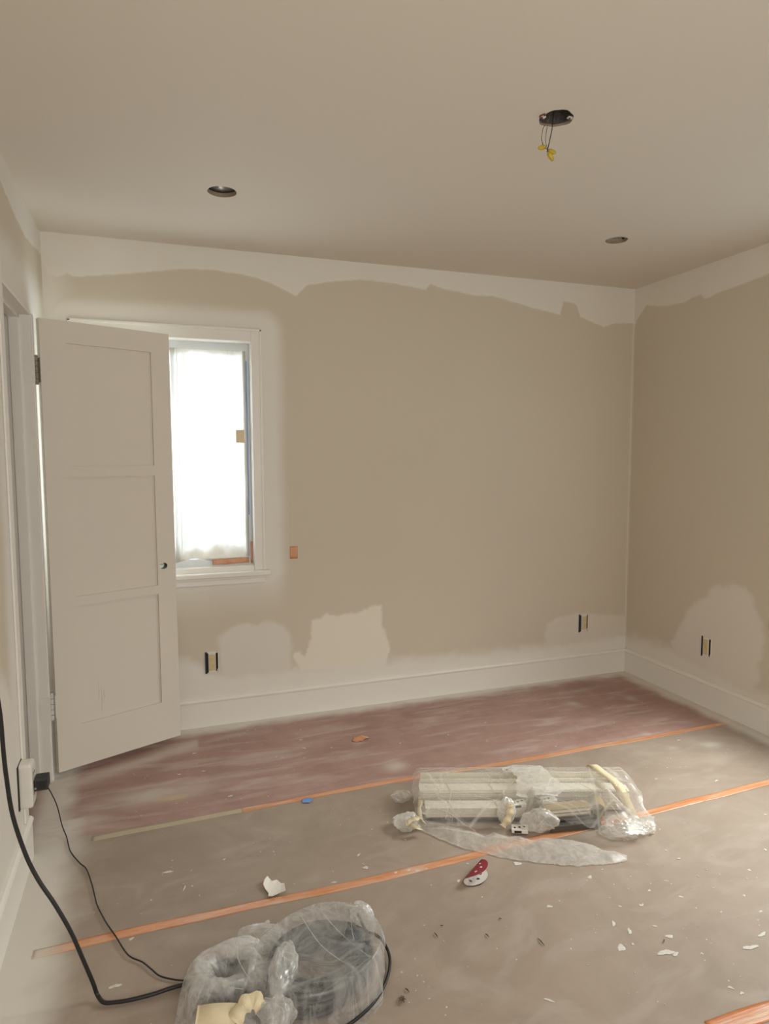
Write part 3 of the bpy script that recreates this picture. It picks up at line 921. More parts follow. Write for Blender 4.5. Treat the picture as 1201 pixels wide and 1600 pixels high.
SPL = [(970, 1484, .016, .6, .3), (958, 1446, .010, .6, .8), (983, 1458, .013, .4, .9), (1040, 1491, .021, .5, -.2), (1055, 1494, .010, .6, .3), (1022, 1450, .009, .3, -.5),
       (1045, 1466, .014, .4, -.4), (1172, 1483, .022, .35, -.1), (1190, 1463, .015, .4, .2), (1001, 1417, .006, .8, 0), (968, 1419, .005, .8, 0), (858, 1419, .008, .8, 0), (1063, 1404, .006, .9, 0),
       (1040, 1379, .007, .4, -.5), (1014, 1394, .005, .9, 0), (921, 1373, .009, .7, .2), (857, 1566, .012, .35, -.7), (1140, 1546, .006, .8, 0), (1158, 1555, .006, .8, 0), (1096, 1493, .005, .7, 0), (988, 1478, .005, .7, 0),
       (1188, 1427, .006, .7, 0), (1126, 1428, .006, .4, .3), (1162, 1402, .005, .8, 0), (1170, 1362, .006, .8, 0), (1060, 1344, .006, .7, 0), (1195, 1330, .006, .8, 0), (1040, 1331, .005, .8, 0),
       (638, 1362, .006, .8, 0), (652, 1363, .008, .7, 0), (666, 1360, .005, .7, 0), (618, 1366, .006, .7, 0), (716, 1379, .007, .8, .4), (808, 1352, .012, .9, .5), (730, 1352, .005, .8, 0),
       (262, 1365, .018, .35, .1), (288, 1390, .012, .3, 1.3), (571, 1358, .010, .7, .6), (560, 1338, .010, .35, .9), (420, 1381, .006, .8, 0), (522, 1381, .008, .6, .1), (318, 1207, .008, .7, 0), (280, 1212, .010, .5, 0),
       (360, 1246, .010, .6, 0), (475, 1171, .010, .6, -.6), (441, 1186, .007, .5, 0), (304, 1179, .010, .5, 0), (303, 1179, .008, .4, 0), (470, 1158, .010, .5, 0), (518, 1170, .005, .8, 0), (112, 1233, .008, .6, 0),
       (180, 1544, .014, .5, 0), (350, 1345, .005, .8, 0), (300, 1387, .004, .8, 0), (205, 1470, .008, .6, .2), (395, 1448, .006, .7, 0), (417, 1444, .010, .8, 0), (395, 1460, .005, .8, 0), (548, 1560, .006, .6, 0), (860, 1210, .006, .6, 0),
       (1060, 1158, .008, .6, 0), (1025, 1219, .006, .6, 0), (1118, 1222, .006, .6, 0), (1120, 1221, .006, .6, 0), (1020, 1279, .006, .6, 0), (1195, 1275, .006, .6, 0), (758, 1131, .006, .6, 0), (625, 1163, .006, .6, 0), (700, 1150, .005, .6, 0), (868, 1168, .006, .6, 0)]
for i, (px, py, r, e, ro) in enumerate(SPL):
    c = at(px, py)
    y = c[1]
    z = .0105 if y > -.90 else (.0056 if y > -1.48 else (.0061 if y > -2.31 else .0066))
    par = bpy.data.objects['rosin_paper'] if y > -.90 else (sheet_a if y > -1.48 else (sheet_b if y > -2.31 else sheet_c))
    mb = MB(); splat_mesh(mb, c[0], c[1], z - (.004 if y > -.9 else 0), r, e, ro, i)
    mb.build('paint_splat', M['splat'], par)
for par, (xa, xb, ya, yb), n_, z in ((bpy.data.objects['rosin_paper'], (.3, 3.1, -.86, -.1), 110, .0080), (sheet_a, (.3, 3.1, -1.44, -.95), 80, .0056), (sheet_b, (.4, 3.1, -2.3, -1.53), 200, .0061)):
    mb = MB()
    for i in range(n_):
        x = rnd.uniform(xa, xb); y = rnd.uniform(ya, yb)
        if par is sheet_b and rnd.random() < .6: x = rnd.uniform(1.5, 3.1)
        splat_mesh(mb, x, y, z, abs(rnd.gauss(.0012, .0012)) + .0008, rnd.uniform(.5, 1), rnd.uniform(0, 3), i, 7)
    mb.build('paint_specks', M['splat'], par, kind='stuff')

# plaster chip
c = at(428, 1392)
o_ = empty('plaster_chip', (c[0], c[1], .008), 'torn white plaster flake lying beside the middle orange tape', 'plaster chip')
V2 = [(-.034, .020), (-.028, .030), (-.012, .020), (.004, .024), (.018, .013), (.030, .010), (.036, -.006), (.040, -.018), (.020, -.020), (.002, -.030), (-.010, -.030), (-.012, -.018), (-.026, -.006), (-.035, .006)]
U2 = np.array([math.cos(.3374), -math.sin(.3374)]); N2 = np.array([math.sin(.3374), math.cos(.3374)])


def lf(O, u, v, z): return (O[0] + u * U2[0] + v * N2[0], O[1] + u * U2[1] + v * N2[1], z)


mb = MB()
zc_ = lambda u, v: .010 + .010 * (u / .04) ** 2 + .006 * (v / .03) ** 2
ring = [lf(c, u * 1.05, v * 1.55, zc_(u, v)) for u, v in V2]; inn = [lf(c, u * .62 + .001, v * .95, zc_(u * .6, v * .6) - .0005) for u, v in V2]
n = len(ring); low = [(x, y, z - .0025) for x, y, z in ring]; lowi = [(x, y, z - .0025) for x, y, z in inn]
V = ring + inn + [lf(c, 0, 0, .0095)] + low + lowi + [lf(c, 0, 0, .007)]
F = [(i, (i + 1) % n, n + (i + 1) % n, n + i) for i in range(n)] + [(n + i, n + (i + 1) % n, 2 * n) for i in range(n)]
k = 2 * n + 1
F += [(k + i, k + n + i, k + n + (i + 1) % n, k + (i + 1) % n) for i in range(n)] + [(k + n + i, k + 2 * n, k + n + (i + 1) % n) for i in range(n)]
F += [(i, k + i, k + (i + 1) % n, (i + 1) % n) for i in range(n)]
mb.add(V, F); mb.build('chip', M['plaster'], o_)

# wood splinters and dark crumbs
for i, (px, py, l, ro, lab) in enumerate([(845, 1476, .020, -.9, 'dark wood splinter on the brown paper, largest one in front of the sanding disc'), (781, 1440, .010, .1, 'tiny dark crumb on the brown paper below the sanding disc'), (761, 1466, .011, -.7, 'dark wood splinter on the brown paper left of the largest splinter'),
                                         (690, 1451, .008, 0, 'tiny dark crumb on brown paper above a leaning splinter'), (681, 1465, .014, -.8, 'short dark splinter left of the tiny crumbs below the sanding disc'), (636, 1552, .012, -.6, 'dark splinter right of the lower bag edge'),
                                         (601, 1513, .012, 1.4, 'dark upright crumb just right of the hose bag'), (1037, 1474, .008, .8, 'dark crumb beside the white paint splats on the right')]):
    c = at(px, py); mb = MB()
    mb.tube([lf(c, -l / 2 * math.cos(ro), -l * math.sin(ro), .0085), lf(c, 0, 0, .0105), lf(c, l / 2 * math.cos(ro), l * math.sin(ro), .009)], [.0008, .0018, .0006], 5)
    mb.build('wood_splinter', M['wood'], label=lab, cat='splinter', group='splinters on the floor')
c = at(628, 1568); mb = MB()
for k in range(7):
    a = k * .9; mb.tube([lf(c, 0, 0, .010), lf(c, .006 * math.cos(a), .008 * math.sin(a), .014), lf(c, .010 * math.cos(a), .012 * math.sin(a), .010)], [.0016, .002, .0006], 5)
mb.build('dirt_crumb', M['wood'], label='small brown crumb cluster right of the hose bag near the picture bottom', cat='debris')

# ------------------------------------------------------------------ sanding disc, curled like a shell
c = at(748, 1372)
disc = empty('sanding_disc', (c[0], c[1], .008), 'curled red sanding disc with white backing and punched holes', 'sanding disc')
RD = .062; RC = .0135; T0 = .024; THM = math.radians(152)
ax = math.radians(56)       # direction of the fold in the local frame


def disc_pt(s, t, off):
    """disc folded over itself: short half on the floor, long half curled up and over"""
    w_ = T0 - t
    if w_ <= 0:
        b, z, nb, nz = -w_, .10 * w_ * w_ / .04, 0, -1
    else:
        th = min(w_ / RC, THM)
        b, z, nb, nz = -RC * math.sin(th), RC * (1 - math.cos(th)), -math.sin(th), -math.cos(th)
        e = max(0, w_ - THM * RC)
        b += -math.cos(THM) * e; z += math.sin(THM) * e - 4 * e * e
    b += nb * off; z += nz * off
    u = s * math.cos(ax) + b * math.sin(ax); v = s * math.sin(ax) - b * math.cos(ax)
    return u - .012, v - .005, z + .0090


DHOL = [(.038 * math.cos(a), .038 * math.sin(a)) for a in [.2 + k * math.pi / 4 for k in range(8)]]
na, nr = 72, 26


def disc_layer(name, off, mat):
    V = []; F = []
    for j in range(nr + 1):
        for i in range(na):
            r = RD * max(j, .01) / nr; a = 2 * math.pi * i / na
            V.append(lf(c, *disc_pt(r * math.cos(a), r * math.sin(a), off)))
    for j in range(nr):
        for i in range(na):
            r = RD * (j + .5) / nr; a = 2 * math.pi * (i + .5) / na
            x, y = r * math.cos(a), r * math.sin(a)
            if any(math.hypot(x - hx, y - hy) < .0052 for hx, hy in DHOL): continue
            F.append((j * na + i, j * na + (i + 1) % na, (j + 1) * na + (i + 1) % na, (j + 1) * na + i))
    MB().add(V, F).build(name, mat, disc, smooth=True)


disc_layer('abrasive_face', .0006, M['redabr'])
disc_layer('backing', -.0006, M['discback'])

# ------------------------------------------------------------------ ceiling cans, junction box with wires
for k, lab, ms in ((0, 'round hole in the ceiling left with a shiny metal light can inside', M['metal']), (2, 'round hole in the ceiling at the right with a dark light can inside', M['dull'])):
    (cx, cy), r, _ = HOLES[k]
    can = empty('recessed_light_can', (cx, cy, H + .016), lab, 'light fixture')
    n = 28
    def ringp(rr, z): return [(cx + rr * math.cos(2 * math.pi * i / n), cy + rr * math.sin(2 * math.pi * i / n), z) for i in range(n)]
    prof = [(r * 1.25, H + .017), (r * 1.02, H + .018), (r * .99, H + .05), (r * .97, H + .13), (r * .6, H + .16), (.001, H + .162)]
    V = []; F = []
    for rr, z in prof: V += ringp(rr, z)
    for j in range(len(prof) - 1):
        for i in range(n): F.append((j * n + i, j * n + (i + 1) % n, (j + 1) * n + (i + 1) % n, (j + 1) * n + i))
    MB().add(V, F).build('housing', M['dull'] if k == 2 else M['dark'], can, smooth=True)
    if k == 0:
        V = []; F = []
        for rr, z in ((r * .90, H + .020), (r * .93, H + .030), (r * .6, H + .055), (.001, H + .060)): V += ringp(rr, z)
        for j in range(3):
            for i in range(n): F.append((j * n + i, j * n + (i + 1) % n, (j + 1) * n + (i + 1) % n, (j + 1) * n + i))
        MB().add(V, F).build('reflector', ms, can, smooth=True)
    sp_ = MB().tube([(cx + r * .7, cy - .01, H + .02), (cx + r * .85, cy + .005, H + .012), (cx + r * .9, cy + .02, H + .022)], .003, 6)
    sp_.build('clip', M['dark'], can)
    MB().cyl((cx - .02, cy, H + .10), (cx - .02, cy, H + .13), .018, 14).build('lamp_socket', M['dark'], can)

(cx, cy), r, _ = HOLES[1]
jb = empty('ceiling_junction_box', (cx, cy, H + .016), 'ragged open hole in the ceiling with hanging wires and yellow wire nuts', 'junction box')
n = 24; V = []; F = []
for rr, z in ((r * 1.3, H + .0075), (r * 1.0, H + .009), (r * .98, H + .055), (.001, H + .056)):
    V += [(cx + rr * math.cos(2 * math.pi * i / n), cy + rr * math.sin(2 * math.pi * i / n), z) for i in range(n)]
for j in range(3):
    for i in range(n): F.append((j * n + i, j * n + (i + 1) % n, (j + 1) * n + (i + 1) % n, (j + 1) * n + i))
MB().add(V, F).build('box', M['boxgrime'], jb)
for s_ in (-1, 1):
    ex = cx + s_ * r * .80; ey = cy - s_ * .012
    MB().box((ex - .009, ey - .006, H + .002), (ex + .009, ey + .006, H + .006), bev=.001).build('mounting_ear', M['whiteplastic'], jb)
    MB().cyl((ex - .003, ey, H - .002), (ex - .003, ey, H + .008), .0032, 8).build('screw', M['redmark'], jb)
MB().tube([(cx - r * 1.0, cy + .010, H - .001), (cx - r * 1.16, cy - .002, H - .003), (cx - r * .98, cy - .016, H - .001), (cx - r * .9, cy - .006, H - .001)], .0022, 6).build('wire_end', M['redmark'], jb)
WR = [[(-.010, .0, .05), (-.014, -.004, .0), (-.020, -.008, -.04), (-.030, -.008, -.085), (-.034, -.006, -.106)],
      [(-.014, .004, .05), (-.026, .0, -.005), (-.044, .002, -.035), (-.048, .004, -.065), (-.042, .002, -.088)],
      [(-.012, -.004, .05), (-.030, -.004, -.012), (-.038, -.006, -.050), (-.038, -.005, -.080), (-.032, -.004, -.095)]]
for i, P in enumerate(WR):
    MB().tube([(cx + a * 1.05, cy + b, H + z * 1.0) for a, b, z in P], .0014 if i == 0 else .0009, 6).build('wire', M['black'] if i == 0 else M['wire'], jb)
for (a, b, z), (da, db, dz) in ((((-.030, -.004, -.100), (.026, .0, -.004))), (((-.030, -.004, -.106), (.018, .0, -.022))), (((-.040, .0, -.090), (-.022, .0, -.006)))):
    p0 = Vector((cx + a, cy + b, H + z)); d_ = Vector((da, db, dz))
    MB().tube([p0, p0 + d_ * .35, p0 + d_ * .8, p0 + d_], [.0055, .0072, .0060, .0035], 10).build('wire_nut', M['yellownut'], jb, smooth=True)
MB().tube([(cx - .052, cy, H - .070), (cx - .046, cy - .002, H - .088), (cx - .034, cy - .004, H - .098)], .0012, 6).build('wire', M['wire'], jb)


# ------------------------------------------------------------------ uncovered outlets
def outlet(T, loc, label, sc=1.0, flipgap=False):
    """T(a, d, z): a along the wall, d out of the wall, z up; centred"""
    o = empty('wall_outlet', loc, label, 'outlet', group='uncovered taped outlets')
    w_, h_ = .033 * sc, .057 * sc
    MB().box((-w_, -.002, -h_), (0, .0012, h_), T).box((0, -.002, -h_ * .62), (w_ * .92, .0012, h_ * .85), T).build('box_opening', M['dark'], o)
    for s_ in (-1, 1):
        MB().box((s_ * w_ - .0022, -.001, -h_), (s_ * w_ + .0022, .004, h_), T).build('box_edge', M['bluebox'] if s_ < 0 else M['whiteplastic'], o)
    MB().box((-.0185, .0, -.0525), (.0185, .010, .0525), T, .002).build('receptacle', M['whiteplastic'], o)
    MB().box((-.0165, .0095, -.0400), (.0165, .0115, .0440), T, .0008).build('yellow_tape', M['yellowtape'], o, label='yellowed masking tape over the outlet face')
    for z0, z1 in ((-.060, -.052), (.052, .060)):
        MB().box((-.024, .001, z0), (.024, .005, z1), T, .001).build('yoke_tab', M['whiteplastic'], o)
    MB().box((.019, .002, -.046), (.0245, .0035, .044), T).build('side_shadow_gap', M['dark'], o)
    return o


c = (.716, 0, .338); outlet(lambda a, d, z: (.716 + a, -d, .338 + z), c, 'taped open outlet on the back wall below the window')
c = (3.005, 0, .346); outlet(lambda a, d, z: (3.005 + a, -d, .346 + z), c, 'taped open outlet on the back wall near the right corner')
c = (W, -.665, .340); outlet(lambda a, d, z: (W - d, -.665 - a, .340 + z), c, 'taped open outlet on the right wall')

# outlet beside the doorway on the left wall
lo_ = empty('wall_outlet', (0, -1.05, .31), 'thick cream outlet on the left wall with a black adapter in it', 'outlet')
MB().box((.0, -1.098, .238), (.0035, -1.004, .386)).build('box_opening', M['dark'], lo_)
bm = bmesh.new()
prof = []
y0_, y1_, z0_, z1_ = -1.088, -1.008, .236, .388
for (yy, zz, a0) in ((y0_ + .010, z0_ + .010, 180), (y1_ - .034, z0_ + .034, 270), (y1_ - .034, z1_ - .034, 0), (y0_ + .010, z1_ - .010, 90)):
    rr = .010 if yy < -1.06 else .034
    for k in range(9):
        a = math.radians(a0 + k * 90 / 8); prof.append((yy + rr * math.cos(a), zz + rr * math.sin(a)))
n = len(prof); cy_ = sum(p[0] for p in prof) / n; cz_ = sum(p[1] for p in prof) / n
V = []; F = []
for x, s_ in ((.004, 1), (.034, 1), (.040, .97), (.042, .90)):
    V += [(x, cy_ + (y - cy_) * s_, cz_ + (z - cz_) * s_) for y, z in prof]
for j in range(3):
    for i in range(n): F.append((j * n + i, j * n + (i + 1) % n, (j + 1) * n + (i + 1) % n, (j + 1) * n + i))
F.append(tuple(range(3 * n, 4 * n))); F.append(tuple(reversed(range(n))))
MB().add(V, F).build('outlet_body', M['whiteplastic'], lo_)
for zz in (.345, .275):
    for yy in (-1.058, -1.040):
        MB().box((.0415, yy - .0012, zz - .005), (.0428, yy + .0012, zz + .005)).build('slot', M['dark'], lo_)

ad = empty('power_adapter', (.0425, -1.045, .285), 'small black power adapter plugged into the left wall outlet, thin cord hanging', 'adapter')
MB().box((.0432, -1.068, .284), (.085, -1.012, .322), bev=.002).build('adapter_body', M['dustblack'], ad)
MB().box((.052, -1.0690, .290), (.080, -1.0679, .315)).build('rating_label', M['black'], ad)
MB().tube([(.0475, -1.0695, .2945), (.0475, -1.0685, .2945)], .0035, 10).build('screw', M['metal'], ad)
MB().tube([(.0550, -1.0692, .303), (.0600, -1.0705, .308), (.067, -1.0705, .305), (.074, -1.0698, .295)], .0009, 5).build('cord_loop', M['black'], ad)


def catmull(P, k=6):
    P = [Vector(p) for p in P]; P = [P[0] * 2 - P[1]] + P + [P[-1] * 2 - P[-2]]
    out = []
    for i in range(1, len(P) - 2):
        for j in range(k):
            t = j / k
            a, b, c_, d = P[i - 1], P[i], P[i + 1], P[i + 2]
            out.append(.5 * ((2 * b) + (c_ - a) * t + (2 * a - 5 * b + 4 * c_ - d) * t * t + (3 * b - a - 3 * c_ + d) * t ** 3))
    out.append(P[-2]); return out


thin = [(.076, -1.060, .286), (.086, -1.035, .215), (.092, -1.015, .140), (.108, -.995, .070)]
thin += [tuple(at(px, py, 2, .011)) for px, py in ((104, 1308), (110, 1330), (124, 1348), (135, 1358), (143, 1380), (148, 1400), (152, 1415), (165, 1440), (180, 1462), (200, 1492), (222, 1503), (236, 1514), (250, 1525), (275, 1531), (303, 1533), (330, 1536))]
thin[3] = tuple(at(97, 1290, 2, .035)); thin[2] = tuple(at(90, 1262, 2, .10)); thin[1] = tuple(at(82, 1243, 2, .175)); thin[0] = tuple(at(74, 1229, 2, .285))
MB().tube(catmull(thin), .0021, 6).build('cord', M['black'], ad, smooth=True)

# thick cord
up = [(5, 1170, .88), (10, 1215, .78), (20, 1275, .64), (40, 1335, .50), (60, 1375, .41), (85, 1412, .33), (110, 1455, .23), (130, 1500, .13), (145, 1535, .05), (152, 1554, .008)]
thick = [(.022, -1.74, 1.02), (.055, -1.73, .95), (.075, -1.70, .86), tuple(CAM + ray(0, 1115) * 1.62)]
for px, py, t in up: thick.append(tuple(CAM + ray(px, py) * (1.716 - .096 * t)))
thick += [tuple(at(px, py, 2, .0145)) for px, py in ((162, 1566), (180, 1566), (205, 1562), (240, 1553), (270, 1543), (303, 1536), (345, 1540))]
c = at(160, 1566)
cb = empty('extension_cord', (c[0], c[1], .009), 'thick black cord hanging down the left wall and bending across the floor', 'cord')
MB().tube(catmull(thick), .0052, 10).build('cord', M['black'], cb, smooth=True)
MB().tube([(.001, -1.74, 1.03), (.014, -1.74, 1.03), (.022, -1.74, 1.026), (.028, -1.74, 1.015)], [.016, .016, .010, .006], 14).build('plug', M['black'], cb)

# ------------------------------------------------------------------ film draping helpers
def drape(name, O, A, B, hfn, inside, mat, parent, zmin=.0075, kind=None, label=None):
    res = {}

    def fn(a, b):
        z, res['dense_or_shade'] = hfn(a, b)
        return np.stack([O[0] + a * U2[0] + b * N2[0], O[1] + a * U2[1] + b * N2[1], np.maximum(z, zmin)], 1)
    return grid_obj(name, A, B, fn, mat, keep=inside, parent=parent, label=label, attrs=lambda a, b: {'dense_or_shade': res['dense_or_shade']}, smooth=True)


def tent(a, b, boxes, slope=1.3):
    """height of a cloth lying over boxes (u0,u1,v0,v1,h)"""
    z = np.zeros(a.shape)
    for u0, u1, v0, v1, h in boxes:
        d = np.hypot(np.maximum(np.maximum(u0 - a, a - u1), 0), np.maximum(np.maximum(v0 - b, b - v1), 0))
        z = np.maximum(z, h * np.exp(-(d / (h * .9 / slope + .01)) ** 1.4))
    return z


def crumple(name, O, cu, cv, cz, ru, rv, rz, mat, parent, seed=0, amp=.35, freq=2.2, n=110, shape=None, label=None):
    """bunched plastic: a lobed, ridged closed skin"""
    res = {}
    th = np.linspace(0, 2 * math.pi, n); ph = np.linspace(.02, math.pi - .02, n // 2)

    def fn(a, b):
        x = np.sin(b) * np.cos(a); y = np.sin(b) * np.sin(a); z = np.cos(b)
        f1, cr = folds(x, y, z, seed, freq, 10, .5); f2, cr2 = folds(x, y, z, seed + 31, freq * 2.6, 8, .4)
        res['dense_or_shade'] = np.maximum(cr, cr2 * .6)
        r = 1 - amp * .7 + amp * (f1 * 1.7 + f2 * .5 + .4 * fbm(x * 1.5 + z, y * 1.5 - z, 2, seed + 4) - .35)
        if shape is not None: r = r * shape(x, y, z)
        X = cu + ru * r * x; Y = cv + rv * r * y; Z = np.maximum(cz + rz * r * z, .0078)
        return np.stack([O[0] + X * U2[0] + Y * N2[0], O[1] + X * U2[1] + Y * N2[1], Z], 1)
    return grid_obj(name, th, ph, fn, mat, parent=parent, label=label, attrs=lambda a, b: {'dense_or_shade': res['dense_or_shade']})


# ------------------------------------------------------------------ bundle of window blinds in plastic
O1 = at(830, 1292)[:2]
blind_spec = [  # name, u0, u1, v0, v1, z0, z1, count, label
    ('back', -.410, .400, .172, .222, .010, .078, 17, 'bundled cream window blind, rearmost of the three in the plastic'),
    ('mid', -.415, .405, .104, .158, .010, .092, 20, 'bundled cream window blind with strings, tallest one in the middle of the plastic'),
    ('front', -.405, -.020, .030, .088, .010, .058, 11, 'shorter bundled cream blind at the front left inside the plastic')]
for nm, u0, u1, v0, v1, z0, z1, cnt, lab in blind_spec:
    root = empty('window_blind', lf(O1, (u0 + u1) / 2, (v0 + v1) / 2, .009), lab, 'window blind', 'blinds wrapped in the plastic')
    dz = (z1 - z0) / cnt
    for k in range(cnt):
        ju = rnd.uniform(-.008, .008); jv = rnd.uniform(-.003, .003); tw = rnd.uniform(-.006, .006)
        zb = z0 + k * dz
        T = lambda a, b, z, ju=ju, jv=jv, tw=tw: lf(O1, a + ju, b + jv + a * tw, z)
        m2 = MB()
        nseg = 8; V = []; F = []
        for i in range(2):
            uu = u0 if i == 0 else u1
            for j in range(5):
                vv = v0 + (v1 - v0) * j / 4; zz = zb + dz * .15 * (1 - ((j - 2) / 2) ** 2)
                V.append(T(uu, vv, zz)); V.append(T(uu, vv, zz + dz * .78))
        F = []
        for j in range(4):
            a_ = j * 2; b_ = 10 + j * 2
            F += [(a_, a_ + 2, b_ + 2, b_), (a_ + 1, b_ + 1, b_ + 3, a_ + 3)]
            F += [(a_, a_ + 1, a_ + 3, a_ + 2), (b_, b_ + 2, b_ + 3, b_ + 1)]
        F += [(0, 10, 11, 1), (8, 9, 19, 18)]
        m2.add(V, F); m2.build('slat', M['slat'], root)
    if nm == 'back':
        hr = MB()
        hr.box((u0, v0 - .002, z1), (u1, v1 + .002, z1 + .004), lambda a, b, z: lf(O1, a, b, z))
        hr.box((u0, v0 - .004, z1), (u1, v0 - .001, z1 + .026), lambda a, b, z: lf(O1, a, b, z))
        hr.box((u0, v1 + .001, z1), (u1, v1 + .004, z1 + .026), lambda a, b, z: lf(O1, a, b, z))
        hr.build('head_rail', M['slat'], root)
    if nm == 'front':
        br = MB().box((u0 - .004, v0 - .004, z0 - .001), (u1 + .004, v1 + .002, z0 + .012), lambda a, b, z: lf(O1, a, b, z), .002)
        br.build('bottom_rail', M['slatdark'], root)
    for uu in ((-.30, -.13, .12, .30) if nm != 'front' else (-.30, -.12)):
        zz = z1 + (.027 if nm == 'back' else .002)
        MB().tube([lf(O1, uu, v0 - .006, z0), lf(O1, uu + .004, v0 - .007, (z0 + z1) / 2), lf(O1, uu + .002, v0 - .006, zz), lf(O1, uu - .01, v1 + .005, zz)], .0012, 5).build('ladder_string', M['whiteplastic'], root)
T1 = lambda a, b, z: lf(O1, a, b, z)
# perforated white strip
ps = empty('perforated_strip', lf(O1, .0, .235, .1), 'white perforated plastic strip on top of the rear blind', 'blind part')
MB().box((-.075, .196, .116), (.070, .236, .121), T1, .001).build('strip', M['whiteplastic'], ps)
for k in range(9):
    MB().cyl(lf(O1, -.055 + k * .015, .214 + .004 * (k % 2), .1208), lf(O1, -.055 + k * .015, .214 + .004 * (k % 2), .1218), .0028, 8).build('hole', M['dark'], ps)
# short tan slats and dark rails at the front right
rot = .16
def TD(a, b, z): return lf(O1, .165 + a * math.cos(rot) - b * math.sin(rot), .015 + a * math.sin(rot) + b * math.cos(rot), z)
for k in range(3):
    sb = MB().box((-.115, -.055 + k * .034, .010), (.085, -.032 + k * .034, .034 + .004 * k), TD, .003)
    sb.build('dark_rail', M['slatdark'], label=['front dark grey rail end lying on the paper in the plastic', 'middle dark grey rail end in the plastic', 'rear dark grey rail end under the short tan slats'][k], cat='rail', group='dark rails in the blind bundle')
tb = empty('slat_bundle', TD(-.03, .03, .04), 'short bundle of tan slats at the front right inside the plastic', 'slats')
for k in range(7):
    j = rnd.uniform(-.006, .006)
    MB().box((-.125 + j, -.018 + j * .4, .046 + k * .0045), (.060 + j, .034 + j * .4, .0482 + k * .0045), TD).build('slat', M['slat'] if k % 3 else M['tancard'], tb)
# loose brackets with screw holes
for i, (uu, vv, zz, rr_, lab) in enumerate(((-.045, .040, .074, .2, 'white bracket with three dark holes on the front blind'), (.075, .048, .084, .1, 'white bracket with a dark slot right of the plastic tuft'), (-.055, -.045, .022, -.1, 'white bracket with dark holes on the floor under the plastic tuft'))):
    br = empty('blind_bracket', lf(O1, uu, vv, zz - .006), lab, 'bracket', 'loose blind brackets')
    Tb = lambda a, b, z, uu=uu, vv=vv, zz=zz, rr_=rr_: lf(O1, uu + a * math.cos(rr_) - b * math.sin(rr_), vv + a * math.sin(rr_) + b * math.cos(rr_), zz + z)
    MB().box((-.030, -.018, -.012), (.030, .018, .004), Tb, .002).build('plate', M['whiteplastic'], br)
    for k in range(3 if i != 1 else 2):
        MB().cyl(Tb(-.018 + k * .018, -.006 + .005 * k, .0035), Tb(-.018 + k * .018, -.006 + .005 * k, .0050), .0042, 8).build('screw_hole', M['dark'], br)
    if i != 1:
        MB().box((-.020, -.0195, -.009), (.006, -.0175, -.001), Tb).build('slot', M['dark'], br)
# rolled tan card on the right
rl = MB(); V = []; F = []
nn = 26
cR = (.262, .045)
for i in range(nn):
    a = -.4 + i * .17; r0 = .036 - i * .0003
    for w_, rr_ in ((-.032, r0), (.032, r0), (.032, r0 - .003), (-.032, r0 - .003)):
        V.append(lf(O1, cR[0] + rr_ * math.sin(a) + w_ * .25, cR[1] + w_, .048 + rr_ * math.cos(a) * 1.0))
for i in range(nn - 1):
    for k in range(4): F.append((i * 4 + k, i * 4 + (k + 1) % 4, (i + 1) * 4 + (k + 1) % 4, (i + 1) * 4 + k))
F += [(0, 1, 2, 3), ((nn - 1) * 4, (nn - 1) * 4 + 1, (nn - 1) * 4 + 2, (nn - 1) * 4 + 3)]
rl.add(V, F); rl.build('card_roll', M['tancard'], label='curled tan card roll at the right end inside the plastic', cat='card roll')

BOX1 = [(-.42, .41, .165, .23, .112), (-.42, .41, .10, .165, .102), (-.41, -.0, .03, .10, .068), (.02, .30, -.04, .09, .088)]
bag1 = empty('plastic_bag', lf(O1, 0, .06, .008), 'clear crumpled plastic bag wrapped around a bundle of blinds', 'plastic bag')


def h1(a, b):
    z = tent(a, b, BOX1)
    base = z + .004
    loose = sstep(.16, .36, a) * (1 - sstep(.06, .16, b))       # baggy right front
    mid = np.exp(-((a - .01) / .10) ** 2 - ((b - .12) / .10) ** 2)
    f1, c1 = folds(a, b, 0, 15, 9, 9, .3); f2, c2 = folds(a, b, 0, 19, 30, 9, .4); f3, c3 = folds(a * .5, b, 0, 23, 14, 6, .2)
    z = base + f1 * (.006 + .034 * loose + .020 * mid) + f2 * (.003 + .013 * loose + .004 * mid) + f3 * .007
    return z + .001, np.clip(np.maximum.reduce([c1 * .8, c2 * (.12 + .45 * loose), c3 * .7]), 0, 1)


OUT1 = [(-.44, -.005), (-.40, -.035), (-.30, -.04), (-.20, -.05), (-.08, -.05), (.0, -.06), (.10, -.075), (.20, -.10), (.26, -.15), (.34, -.13), (.40, -.115), (.445, -.075), (.455, -.02), (.43, .03), (.455, .09), (.445, .20), (.42, .25), (.30, .262), (.0, .268), (-.2, .255), (-.41, .25), (-.445, .20), (-.45, .1)]
drape('bag_film', O1, np.linspace(-.50, .50, 330), np.linspace(-.18, .30, 170), h1,
      lambda a, b: poly_sd(a, b, OUT1) + .010 * fbm(a * 30, b * 30, 3, 44) > 0, M['bag'], bag1)
# thicker double layer flap on top in the middle
OUT2 = [(-.05, .05), (.02, .02), (.10, .015), (.14, .07), (.11, .15), (.08, .22), (-.02, .235), (-.07, .20), (-.03, .13)]
drape('bag_fold', O1, np.linspace(-.10, .18, 130), np.linspace(-.01, .26, 120), lambda a, b: (h1(a, b)[0] + .008 + .016 * folds(a, b, 0, 66, 14, 8)[0], folds(a, b, 0, 66, 14, 8)[1]),
      lambda a, b: poly_sd(a, b, OUT2) + .008 * fbm(a * 30, b * 30, 3, 47) > 0, M['bagthick'], bag1)
